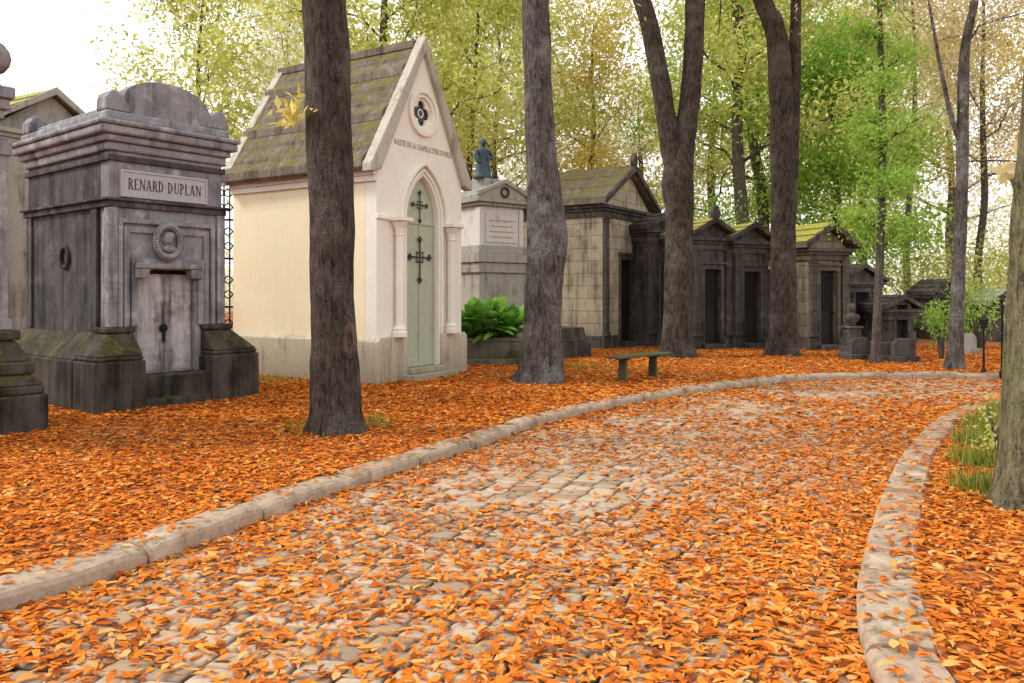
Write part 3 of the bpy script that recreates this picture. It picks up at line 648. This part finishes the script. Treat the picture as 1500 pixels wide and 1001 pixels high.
# door
m = MB(); m.prism(pointed(c, DH-.005, .192, SP), .085, .14)
m.box(c-.015,c+.015,.065,.09,.195,2.72); m.box(c-.45,c+.45,.066,.09,2.73,2.79); m.box(c-.45,c-.405,.07,.09,.2,2.72); m.box(c+.405,c+.45,.07,.09,.2,2.72); m.box(c-.40,c-.02,.072,.09,.2,.34); m.box(c+.02,c+.40,.072,.09,.2,.34)
dr = m.build('door', M['door_green'], t, bevel=.006)
def icross(z, s):
    m = MB(); y0, y1 = .05, .062
    m.box(c-.013*s, c+.013*s, y0, y1, z-.36*s, z+.36*s); m.box(c-.28*s, c-.013*s, y0+.001, y1, z+.033*s, z+.059*s); m.box(c+.013*s, c+.28*s, y0+.001, y1, z+.033*s, z+.059*s)
    for dx, dz in ((0,.36),(0,-.36),(.28,.046),(-.28,.046)):
        for ax, az in ((.040,0),(-.040,0),(0,.040),(0,-.040)): m.prism(circ(c+(dx+ax)*s, z+(dz+az)*s, .024*s, 10), y0-.003+abs(ax)*.03, y1+.002)
    m.ring_y((c, .056, z+.046*s), .10*s, .008*s, 18, 6)
    for q in range(4):
        u = PI/4+q*PI/2; m.prism(circ(c+.12*s*math.cos(u), z+.046*s+.12*s*math.sin(u), .018*s, 8), y0, y1+.001)
    m.build('iron_cross', M['iron_grey'], dr)
icross(2.10,1.0); icross(3.05,.70)
m = MB(); m.prism(arch_band(c,DH+.002,DH+.06,.2,SP), -.028, .03); m.prism(arch_band(c,DH+.062,DH+.115,PL+.002,SP), -.055, .03); m.prism(arch_band(c,DH+.16,DH+.22,SP-.03,SP), -.09, .03)
m.build('arch_moulding', M['chapel_front'], t, bevel=.012)
for x in (c-.75, c+.75):
    m = MB(); prof = [(.13,PL),(.13,PL+.08),(.11,PL+.11),(.12,PL+.14),(.085,PL+.18),(.075,PL+.22),(.075,SP-.33),(.09,SP-.31),(.08,SP-.28)]
    m.lathe(prof, 16, (x,-.10,0)); col = m.build('column', M['chapel_front'], t, smooth=False, bevel=.004)
    m = MB(); m.lathe([(.08,SP-.28),(.09,SP-.2),(.15,SP-.09),(.13,SP-.08)], 8, (x,-.10,0)); m.box(x-.17,x+.17,-.26,.01,SP-.078,SP-.01); m.build('capital', M['chapel_front'], col, bevel=.006)
m = MB()
for sx in (-1,1):
    x0 = c+sx*.92; x1 = c+sx*(c+.02); m.box(min(x0,x1), max(x0,x1), -.05, .02, SP-.06, SP+.01)
m.box(-.05, -.002, -.001, CD, 3.36, 3.46); m.box(-.09,-.003,-.001,CD,3.462,3.58); m.build('string_course', M['chapel_front'], t, bevel=.008)
# round window
m = MB(); m.prism(circ(c,rz,.42,32), -.06, .02, [circ(c,rz,.345,32)]); m.prism(circ(c,rz,.343,32), -.03, .03, [circ(c,rz,.273,32)])
win = m.build('round_window', M['chapel_front'], t, bevel=.008)
def quat(d, r): 
    out = []
    for k in range(48):
        th_ = 2*PI*k/48; ph = ((th_+PI/4) % (PI/2))-PI/4; q = d*math.cos(ph)+math.sqrt(max(0,r*r-d*d*math.sin(ph)**2)); out.append((c+q*math.cos(th_), rz+q*math.sin(th_)))
    return out
m = MB(); m.prism(circ(c,rz,.269,30), .02, .06, [quat(.125,.105)]); m.ring_y((c,.04,rz),.07,.012,18,6); m.build('tracery', M['chapel_front'], win)
m = MB(); m.prism(circ(c,rz,.26,24), .08, .10); m.build('pane', M['glass'], win)
text('RADZIE DE LA CHAPELLE D\'ESCOUVILLE', .145, 'inscription', M['engraved_soft'], t, (c+.05, -.004, 4.09), 1.66)
# roof: slab courses
m = MB(); o = .20; zl = H-.16; ap = AP+.02; nb = 8
for sgn in (0,1):
    for j in range(nb):
        u0, u1 = j/nb, (j+1)/nb
        xa, xb = -o+(c+o)*u0, -o+(c+o)*u1; za, zb = zl+(ap-zl)*u0, zl+(ap-zl)*u1; big = .06 if j % 3 == 0 else 0
        P = [(xa,za),(xb-.003,zb),(xb-.003,zb+.10),(xa-.02-big*.4,za+.14+big),(xa-.03-big*.4,za+.05)]
        if sgn: P = [(CW-x, z) for x, z in reversed(P)]
        nsl = 5; sh = .5*(j % 2)
        cuts = [0]+[(q+1-sh)/nsl for q in range(nsl-(0 if sh else 1))]+[1]
        for q0, q1 in zip(cuts, cuts[1:]): m.prism(P, .12+(CD-.05)*q0+.002, .12+(CD-.05)*q1-.002)
m.box(c-.09,c+.09,.13,CD+.05,ap+.02,ap+.16); m.build('roof', M['slab_roof'], t, bevel=.01)
for y0, nm in ((-.09,'gable_coping'),(CD-.08,'gable_coping')):
    m = MB(); m.prism([(-o-.04,zl-.03),(.02,zl+.03),(c,ap-.06),(CW-.02,zl+.03),(CW+o+.04,zl-.03),(CW+o+.04,zl+.12),(CW+o-.02,zl+.20),(c,ap+.22),(-o+.02,zl+.20),(-o-.04,zl+.12)], y0, y0+.20); m.build(nm, M['chapel_trim'], t, bevel=.02)

# ---- dark tomb with name plaque
rl = G(138,609); ra = 52; RW = fitw(rl, ra, 380); RD = 3.3
t = thing('mausoleum', 'dark blue grey tomb with name plaque, stone medallion and streaked door', 'tomb', rl, ra)
c = RW/2-.05; i_ = .34; cw = .40
m = MB(); m.box(.06,RW-.06,.12,RD-.06,-.1,.42)
bl0, br0 = c-.46, c+.46
for x0, x1 in ((0,bl0),(br0,RW)):
    m.box(x0,x1,0,.62,-.1,.64); m.box(x0+.02,x1-.02,.02,.62,.642,.70)
    m.taper(x0+.02,x1-.02,.02,.62,.702,x0+(.28 if x0 == 0 else .03),x1-(.28 if x1 == RW else .03),.28,.62,.98); m.box(x0+(.26 if x0 == 0 else .01),x1-(.26 if x1 == RW else .01),.26,.62,.982,1.06)
m.box(0.0,.5,.622,RD,-.1,.64); m.taper(0.02,.5,.622,RD,.642,.28,.5,.622,RD-.28,.98)
m.box(bl0+.002,br0-.002,.0,.3,-.1,.12); m.box(bl0+.002,br0-.002,.14,.4,.122,.32)
m.build('plinth', M['renard_plinth'], t, bevel=.025)
m = MB(); bx0, bx1 = i_, RW-i_-.06
m.prism([(bx0,.4),(c-cw,.4),(c-cw,1.75),(c-cw+.05,1.82),(c+cw-.05,1.82),(c+cw,1.75),(c+cw,.4),(bx1,.4),(bx1,3.35),(bx0,3.35)], i_, i_+.25)
m.build('front_wall', M['renard'], t, bevel=.015)
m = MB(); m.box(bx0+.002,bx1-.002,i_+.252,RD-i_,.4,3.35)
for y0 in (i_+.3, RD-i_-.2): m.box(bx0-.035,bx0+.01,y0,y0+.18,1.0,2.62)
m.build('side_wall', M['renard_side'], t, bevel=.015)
m = MB()  # stepped frames round the door
def band(x0,x1,z0,z1,w,y): m.prism([(x0,z0),(x0+w,z0),(x0+w,z1-w),(x1-w,z1-w),(x1-w,z0),(x1,z0),(x1,z1),(x0,z1)], y, i_+.01)
band(c-.51,c+.51,1.06,1.97,.09,i_-.05); band(c-.60,c+.60,1.06,2.38,.08,i_-.035); band(c-.68,c+.68,1.06,2.48,.06,i_-.055)
for x0,x1 in ((bx0-.03,bx0+.09),(bx1-.09,bx1+.03)): m.box(x0,x1,i_-.04,i_+.1,1.062,2.62)
m.build('mouldings', M['renard'], t, bevel=.012)
m = MB()
for z0,z1,o in ((2.62,2.70,.05),(2.702,2.74,.09),(3.22,3.30,.04)): m.box(bx0-o,bx1+o,i_-o,RD-i_+o,z0,z1)
m.build('string_course', M['renard_side'], t, bevel=.014)
m = MB()
for z0,z1,o in ((3.35,3.46,.05),(3.462,3.55,.10),(3.552,3.66,.17),(3.662,3.73,.20),(3.732,3.86,.08)): m.box(bx0-o,bx1+o,i_-o,RD-i_+o,z0,z1)
m.build('cornice', M['renard'], t, bevel=.03)
m = MB(); z0 = 3.862; hw = .62
m.prism([(c-hw-.12,z0),(c+hw+.12,z0),(c+hw+.12,z0+.10)]+[(c+(hw)*math.cos(PI*k/14), z0+.10+.40*math.sin(PI*k/14)**.8) for k in range(0,15)]+[(c-hw-.12,z0+.10)], i_-.02, i_+.35)
m.build('curved_pediment', M['renard'], t, bevel=.04)
m = MB(); m.prism([(bx0+.02,z0),(bx1-.02,z0),(bx1-.02,z0+.08),(c,z0+.38),(bx0+.02,z0+.08)], i_+.352, RD-i_); m.build('roof', M['renard'], t, bevel=.03)
def ear(xe, sg, y0, y1):
    m = MB(); P = [(-.12,z0),(.22,z0),(.20,z0+.08),(.13,z0+.19),(.04,z0+.27),(-.05,z0+.26),(-.11,z0+.16)]
    P = [(xe+p*sg, z) for p, z in P]; m.prism(P if sg > 0 else P[::-1], y0, y1); m.build('corner_ornament', M['renard'], t, bevel=.045)
ear(bx0+.04,1,i_-.06,i_+.24); ear(bx1-.04,-1,i_-.06,i_+.24); ear(bx0+.04,1,RD-i_-.26,RD-i_+.04); ear(bx1-.04,-1,RD-i_-.26,RD-i_+.04)
pc, pz = c-.04, 2.94
pq = MB(); pq.box(pc-.58,pc+.58,i_-.03,i_+.02,pz-.15,pz+.15); pq.prism([(pc-.61,pz-.18),(pc+.61,pz-.18),(pc+.61,pz+.18),(pc-.61,pz+.18)], i_-.042, i_+.02, [[(pc-.578,pz-.148),(pc-.578,pz+.148),(pc+.578,pz+.148),(pc+.578,pz-.148)]])
pl_ = pq.build('name_plaque', M['plaque'], t, bevel=.006)
serif_text('RENARD-DUPLAN', .145, 1.02, 'inscription', M['engraved'], pl_, (pc, i_-.031, pz))
m = MB(); m.box(c-cw+.002,c+cw-.002,i_+.10,i_+.16,.42,1.76); m.box(c-cw+.02,c-.02,i_+.085,i_+.11,.45,1.72); m.box(c+.0,c+cw-.02,i_+.085,i_+.11,.45,1.72)
for k in range(9):
    for xx in (c-.36, c+.36): m.ball((xx,i_+.085,.5+k*.14), .012, 6)
dr = m.build('door', M['renard_door'], t, bevel=.006)
m = MB(); m.prism(circ(c-.02,1.02,.06,8), i_+.06, i_+.084); m.box(c-.035,c+.0,i_+.055,i_+.084,.84,1.0); m.ball((c-.02,i_+.05,1.02), .03, 8); m.build('lock', M['iron'], dr)
m = MB(); m.box(c-.48,c+.48,i_-.12,i_+.05,1.83,1.90); m.taper(c-.48,c-.30,i_-.08,i_+.05,1.70,c-.48,c-.28,i_-.11,i_+.05,1.828); m.taper(c+.30,c+.48,i_-.08,i_+.05,1.70,c+.28,c+.48,i_-.11,i_+.05,1.828); m.build('lintel', M['renard'], t, bevel=.015)
wz = 2.20; wc = c-.04
m = MB(); m.ring_y((wc,i_-.10,wz), .175, .042, 32, 10, 1.22)
for k in range(36):
    u = 2*PI*k/36; m.ball((wc+.175*math.cos(u), i_-.135, wz+.212*math.sin(u)), .026, 6, 1.3,.8,1)
m.prism([(wc+.14*math.cos(2*PI*k/20), wz+.17*math.sin(2*PI*k/20)) for k in range(20)], i_-.07, i_-.04)
m.ball((wc-.01,i_-.10,wz+.035),.078,14,.85,.8,1.2); m.ball((wc+.02,i_-.085,wz-.10),.085,12,1.2,.6,.6); m.ball((wc+.03,i_-.095,wz+.08),.06,10,1.15,.8,.9); m.ball((wc-.078,i_-.10,wz+.02),.022,6); m.tube([Vector((wc+.0,i_-.085,wz-.02)),Vector((wc+.01,i_-.085,wz-.09))],[.045,.05],8)
m.build('portrait_medallion', M['renard'], t, smooth=True)
m = MB()  # small carved wreath on the side wall
for k in range(20):
    u = 2*PI*k/20; m.ball((bx0-.01, RD*.5+.12*math.cos(u), 2.0+.14*math.sin(u)), .035, 6)
m.build('side_wreath', M['renard_side'], t, smooth=True)

# ---- tomb cut by left edge
el = G(72,630); ea = 52; EW = 1.9
o0 = el-Vector((math.cos(R(ea)), math.sin(R(ea)), 0))*EW
t = thing('mausoleum', 'grey tomb cut by the left edge with stepped base and stone ball', 'tomb', o0, ea)
m = MB(); D = 2.0
for z0,z1,o in ((-.1,.40,0),(.402,.50,.03),(.62,.76,.10),(.99,1.10,.20)): m.box(o,EW-o,o,D-o,z0,z1)
m.taper(.03,EW-.03,.03,D-.03,.502,.12,EW-.12,.12,D-.12,.618); m.taper(.12,EW-.12,.12,D-.12,.762,.24,EW-.24,.24,D-.24,.988); m.build('plinth', M['renard_plinth'], t, bevel=.025)
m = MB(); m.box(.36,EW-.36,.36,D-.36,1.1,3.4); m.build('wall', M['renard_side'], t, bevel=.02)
for x in (.30, EW-.52):
    m = MB(); m.box(x,x+.22,.28,.38,1.102,3.2); m.box(x-.03,x+.25,.25,.38,3.0,3.15); m.box(x-.03,x+.25,.25,.38,1.104,1.22); m.build('pilaster', M['renard'], t, bevel=.01)
m = MB()
for z0,z1,o in ((3.4,3.5,.32),(3.502,3.62,.28),(3.622,3.75,.24)): m.box(o,EW-o,o,D-o,z0,z1)
m.build('cornice', M['renard'], t, bevel=.02)
m = MB(); m.lathe([(.12,3.75),(.10,3.80),(.06,3.86),(.07,3.90)],14,(EW-.42,.46,0)); m.ball((EW-.42,.46,4.08),.20,18); m.build('stone_ball', M['renard'], t, smooth=True)
# tomb behind with mossy roof
L0 = at(-10,14.6)
mausoleum('tall tomb behind the left tombs showing only its mossy gable', L0, 62, 2.2, 2.4, 4.7, 5.5, M['grey_tomb'], M['moss_roof'], M['grey_tomb'])

# iron screen between dark tomb and chapel
b = at(303,15.9); t = thing('iron_screen', 'lacy black iron screen between the dark tomb and the chapel', 'railing', b, 8)
m = MB(); w = .68
for k in range(7): m.box(w*k/6-.014, w*k/6+.014, -.012, .012, -.1, 3.9)
for z in (.2,1.2,2.2,3.0,3.8): m.box(-.014, w+.014, -.018, .018, z, z+.04)
for z in (.5,.8,1.4,1.7,2.4,2.7,3.2,3.5):
    for k in range(4): m.ring_y((w*(k+.5)/4, 0, z+.08), .075, .014, 14, 5)
for k in range(7): m.lathe([(.001,3.9),(.03,4.0),(.001,4.15)], 6, (w*k/6,0,0))
m.build('grille', M['iron'], t)

# ---- grey monument with statue
ml = at(703,18.6); ma = 38; MW = fitw(ml, ma, 767); MD = 1.3
t = thing('monument', 'grey stepped monument with pedimented head between chapel and swollen trunk', 'tomb', ml, ma)
def zz(py): return hz(py,18.8)-GZ
m = MB()
for o,z0,z1 in ((.14,-.1,.5),(.08,.502,.62),(.04,.622,zz(400)),(.10,zz(400)+.002,zz(385)),(.16,zz(385)+.002,zz(372)),(.08,zz(372)+.002,zz(360))): m.box(-o,MW+o,-o,MD+o,z0,z1)
m.build('pedestal', M['grey_tomb'], t, bevel=.02)
m = MB(); m.box(0.04,MW-.04,.04,MD-.04,zz(360),zz(302)); m.box(.0,.14,0,.2,zz(360)+.001,zz(304)); m.box(MW-.14,MW,0,.2,zz(360)+.001,zz(304)); m.build('block', M['grey_light'], t, bevel=.015)
m = MB(); m.box(.18,MW-.18,.015,.06,zz(355),zz(312)); pn = m.build('inscription_panel', M['grey_light'], t, bevel=.01)
for k in range(4):
    l = MB(); l.box(.3+.05*(k%2),MW-.3-.04*(k%2),.006,.02,zz(322+k*8)-.025,zz(322+k*8)); l.build('carved_line', M['engraved_soft'], pn)
m = MB(); 
for o,z0,z1 in ((.06,zz(302)+.002,zz(297)),(.14,zz(297)+.002,zz(292))): m.box(-o,MW+o,-o,MD+o,z0,z1)
m.prism([(-.1,zz(292)+.002),(MW+.1,zz(292)+.002),(MW+.1,zz(286)),(MW/2,zz(266)),(-.1,zz(286))], -.1, MD+.1)
m.prism([(-.13,zz(288)),(MW/2,zz(268)),(MW+.13,zz(288)),(MW+.13,zz(282)),(MW/2,zz(262)),(-.13,zz(282))], -.15, -.03); m.box(MW/2-.3,MW/2+.3,.3,MD-.3,zz(280),zz(258)); m.build('pediment', M['grey_tomb'], t, bevel=.015)
m = MB(); 
for k in range(14):
    u = 2*PI*k/14; m.ball((MW/2+.11*math.cos(u), -.12, zz(281)+.11*math.sin(u)), .035, 6)
m.build('carved_wreath', M['dark'], t)
# statue (figure standing on the monument's head)
sp = ml+Matrix.Rotation(R(ma),3,'Z')@Vector((MW/2-.22,.5,zz(258)))
t = thing('statue', 'blue green draped figure on top of the grey monument', 'statue', sp, 30)
m = MB(); m.lathe([(.24,0),(.25,.04),(.20,.08),(.19,.22),(.16,.40),(.125,.52),(.14,.62),(.16,.70),(.11,.76),(.05,.79),(.05,.83)], 16, (0,0,0), 1.1,.8)
m.tube([Vector((.16,0,.70)),Vector((.25,-.05,.55)),Vector((.16,-.16,.48)),Vector((.04,-.17,.52))],[.055,.05,.04,.03],8)
m.tube([Vector((-.16,0,.70)),Vector((-.25,-.02,.55)),Vector((-.22,-.12,.40)),Vector((-.15,-.16,.36))],[.055,.05,.04,.03],8)
m.ball((0,-.02,.91),.075,14,1,1.1,1.3); m.ball((0,.02,.94),.078,12,1.02,1.05,1.05); m.build('figure', M['verdigris'], t, smooth=True)

# ---- planter and plant
pl = G(683,533); pa = 12
t = thing('planter', 'dark mossy stone trough holding the leafy plant beside the chapel', 'planter', pl, pa)
m = MB(); pw = 1.18
m.taper(.03,pw-.03,.03,.5,-.1,0,pw,0,.53,.46); m.box(-.03,pw+.03,-.03,.56,.462,.54); m.build('trough', M['trough'], t, bevel=.015)
m = MB(); m.box(.03,pw-.03,.03,.5,.542,.56); m.build('soil', M['soil'], t)
m = MB(); m.box(-.2,pw+.3,-.45,-.15,-.1,.12); m.build('edging_stone', M['trough'], t, bevel=.02)
t = thing('leafy_plant', 'green broad leaved plant spilling over the stone trough', 'plant', pl+Matrix.Rotation(R(pa),3,'Z')@Vector((pw/2,.22,.56)), pa)
vs = []; fs = []; tn = []
for k in range(170):
    az = rng.uniform(0,2*PI); ln = rng.uniform(.5,1.2); el = rng.uniform(.2,1.4); w = rng.uniform(.10,.17); o = len(vs); bx_, by_ = rng.uniform(-.5,.5), rng.uniform(-.16,.16)
    for j in range(6):
        s = j/5; out = ln*s*math.cos(el)*(1+.2*s); up = ln*s*math.sin(el)*1.2-.42*ln*s*s; ww = w*math.sin(PI*min(1,.06+s*.92))**.7*(.4+.6*min(1,s*2))
        x, y = bx_+math.cos(az)*out, by_+math.sin(az)*out*.8; px_, py_ = -math.sin(az), math.cos(az)
        vs += [(x+px_*ww,y+py_*ww,up+ww*.35),(x,y,up),(x-px_*ww,y-py_*ww,up+ww*.35)]; tn += [min(1,.15+.5*s+rng.uniform(0,.3))]*3
    for j in range(5): a = o+j*3; fs += [(a,a+1,a+4,a+3),(a+1,a+2,a+5,a+4)]
np_mesh('foliage', np.array(vs), np.array(fs), M['lf_plant'], t, np.array(tn), True)

# ---- ochre mausoleum
ol = G(884,512); oa = 56; OW = fitw(ol, oa, 951); OD = fitd(ol, oa, 765)
mausoleum('weathered block mausoleum with dark gabled front and mossy slab roof', ol, oa, OW, OD, hz(298,ol.y)-GZ, hz(248,ol.y+.8)-GZ, M['ochre'], M['slab_roof'], M['dark'], (.95,2.3), over=.2, th=.14, acro=1)
def low_grave(label, px, py, a, w, d, h, mat):
    t = thing('low_grave', label, 'tomb', G(px,py), a); m = MB(); m.box(0,w,0,d,-.1,h*.5); m.build('base', mat, t, bevel=.02)
    m = MB(); m.taper(.06,w-.06,.06,d-.06,h*.5+.002,.12,w-.12,.12,d-.12,h); m.build('slab', mat, t, bevel=.02)
low_grave('low mossy grave slab at the foot of the weathered block mausoleum', 826, 526, 40, .9, 1.4, .7, M['renard_plinth'])
low_grave('low grey grave edging right of the planter', 765, 536, 30, .9, .8, .28, M['trough'])

# ---- row of dark tombs
def row(label, px, Y, a, pxf, D, pye, pya, wall, roofm, trim, door, **kw):
    l = at(px, Y); W = fitw(l, a, pxf); return mausoleum(label, l, a, W, D, hz(pye,Y)-GZ, hz(pya,Y+.2)-GZ, wall, roofm, trim, door, **kw)
row('narrow blackened tomb just right of the weathered block mausoleum', 949, 21.6, 32, 1008, 2.0, 335, 316, M['dark'], M['dark'], M['dark'], (.6,2.1))
row('dark gabled tomb with mossy roof right of the forked tree', 1016, 20.6, 24, 1070, 2.2, 346, 326, M['dark'], M['moss_roof'], M['dark'], (.55,2.0), acro=1)
row('dark gabled tomb with mossy roof left of the twin stemmed tree', 1076, 21.0, 22, 1126, 2.2, 352, 333, M['dark2'], M['moss_roof'], M['dark'], (.55,1.95))
row('white portal tomb half hidden by the twin stemmed tree', 1150, 20.9, 18, 1182, 1.2, 388, 372, M['white'], M['grey_light'], M['white'], (.3,1.75), over=.05, pil=False)
row('tan tomb under a thick mossy gabled roof, right end of the row', 1186, 20.3, 20, 1240, 2.0, 362, 334, M['tan_dark'], M['moss_roof'], M['dark2'], (.55,1.95), over=.18, th=.13)
row('low grey tomb behind the dark bust', 1236, 24.5, 15, 1288, 2.0, 412, 392, M['dark2'], M['dark'], M['dark2'], (.5,1.5))
row('small low grey tomb right of the ivy clad stem', 1303, 23.5, 8, 1338, 1.6, 452, 438, M['dark'], M['dark'], M['dark2'], (.35,1.0), pil=False)
row('pale distant tomb at the end of the row', 1340, 34, 5, 1362, 2, 468, 452, M['white'], M['grey_light'], M['grey_light'], (.3,.8), pil=False)
row('stone tomb half hidden behind the slim grey trunk', 1370, 25, 4, 1402, 1.2, 432, 414, M['tan_dark'], M['dark'], M['dark2'], (.35,1.2), pil=False)
row('grey stone tomb near the right edge behind the thin pole', 1458, 24, -6, 1500, 1.5, 446, 428, M['dark2'], M['grey_tomb'], M['dark2'], (.4,1.0), pil=False)
# dark bust
t = thing('bust', 'dark bust on a pedestal right of the mossy gabled tomb', 'statue', at(1248,19.4), 10)
m = MB(); m.box(-.22,.22,-.22,.22,-.1,.18); m.box(-.16,.16,-.16,.16,.182,.62); m.box(-.2,.2,-.2,.2,.622,.68); m.build('pedestal', M['dark'], t, bevel=.015)
m = MB(); m.lathe([(.08,.68),(.09,.74),(.15,.80),(.2,.90),(.17,.96),(.06,1.0),(.055,1.05)],14,(0,0,0),1.05,.7); m.ball((0,-.01,1.14),.085,14,1,1.1,1.3); m.ball((0,.02,1.17),.085,10); m.build('figure', M['dark'], t, smooth=True)
# far low gravestones
for i, (lab, px, py, w, h, mt) in enumerate([('dark low headstone left of the ivy clad stem',1262,528,.45,.5,'dark'),('dark low headstone right of the ivy clad stem',1304,530,.6,.42,'dark'),('broad dark grave block at the bend',1326,531,.5,.5,'dark'),('small grey headstone right of the slim grey trunk',1420,519,.4,.5,'grey_tomb')]):
    t = thing('headstone', lab, 'gravestone', G(px,py), 6); m = MB(); m.box(-w/2-.06,w/2+.06,-.08,.5,-.1,.14); m.build('base', M[mt], t, bevel=.015)
    m = MB(); m.prism([(-w/2,.142),(w/2,.142),(w/2,h*.8),(w*.3,h),(-w*.3,h),(-w/2,h*.8)], 0, .16); m.build('stone', M[mt], t, bevel=.012)
# lantern post and pole
b = G(1441,547); t = thing('lantern_post', 'short black lantern post beyond the far kerb', 'lamp', b, 0)
m = MB(); m.lathe([(.05,-.1),(.05,.06),(.022,.1),(.016,.80),(.03,.84)],10); m.build('post', M['iron'], t, smooth=False)
m = MB(); m.taper(-.035,.035,-.035,.035,.842,-.06,.06,-.06,.06,1.0); m.taper(-.075,.075,-.075,.075,1.002,-.012,.012,-.012,.012,1.08); m.build('lantern', M['door_dark'], t)
b = G(1468,549); t = thing('pole', 'thin dark pole near the right edge beyond the road', 'pole', b, 0)
m = MB(); m.lathe([(.05,-.1),(.05,.05),(.022,.08),(.02,1.35)],10); m.build('shaft', M['iron'], t)
m = MB(); m.ball((0,0,1.37),.035,10); m.build('finial', M['iron'], t, smooth=True)

# ---- bench
bl = G(918,561); t = thing('stone_bench', 'slim mossy green bench on the leaves beside the swollen trunk', 'bench', bl, 44)
m = MB(); m.box(-.24,1.28,-.04,.30,.41,.445); m.build('seat', M['bench'], t, bevel=.01)
for x in (.04,.90):
    m = MB(); m.taper(x,x+.06,.05,.22,-.1,x+.005,x+.055,.06,.21,.37); m.box(x-.02,x+.08,.01,.26,.372,.408); m.build('leg', M['bench'], t, bevel=.008)

# ------------------------------------------------------------------ light, sky, camera
SA, SE = 270, 42
w = bpy.data.worlds.new('World'); S.world = w; w.use_nodes = True; nt = w.node_tree; bgn = nt.nodes['Background']
sky = nt.nodes.new('ShaderNodeTexSky'); sky.sky_type = 'NISHITA'; sky.sun_disc = False; sky.sun_elevation = R(SE); sky.sun_rotation = R(SA); sky.dust_density = 4; sky.air_density = 1.2
hs = nt.nodes.new('ShaderNodeHueSaturation'); hs.inputs['Saturation'].default_value = .3; nt.links.new(sky.outputs[0], hs.inputs['Color'])
mx = nt.nodes.new('ShaderNodeMix'); mx.data_type = 'RGBA'; mx.inputs[0].default_value = .65; mx.inputs[7].default_value = (15.2,15.4,16,1); nt.links.new(hs.outputs[0], mx.inputs[6])
nt.links.new(mx.outputs[2], bgn.inputs[0]); bgn.inputs[1].default_value = .15
sd = bpy.data.lights.new('Sun', 'SUN'); sd.energy = 2.6; sd.angle = R(10); sd.color = (1,.94,.82); so = bpy.data.objects.new('Sun', sd); C.objects.link(so)
d = Vector((math.sin(R(SA))*math.cos(R(SE)), math.cos(R(SA))*math.cos(R(SE)), math.sin(R(SE)))); so.rotation_euler = d.to_track_quat('Z','Y').to_euler()
S.view_settings.view_transform = 'Standard'; S.view_settings.look = 'None'; S.view_settings.exposure = 0
cd = bpy.data.cameras.new('Camera'); cd.sensor_width = 36; cd.lens = 36*F/1500; cd.shift_y = -(500.5-HOR)/1500; cd.clip_end = 2000; cd.clip_start = .05
co = bpy.data.objects.new('Camera', cd); C.objects.link(co); co.location = (0,0,CAM); co.rotation_euler = (R(90),0,0); S.camera = co
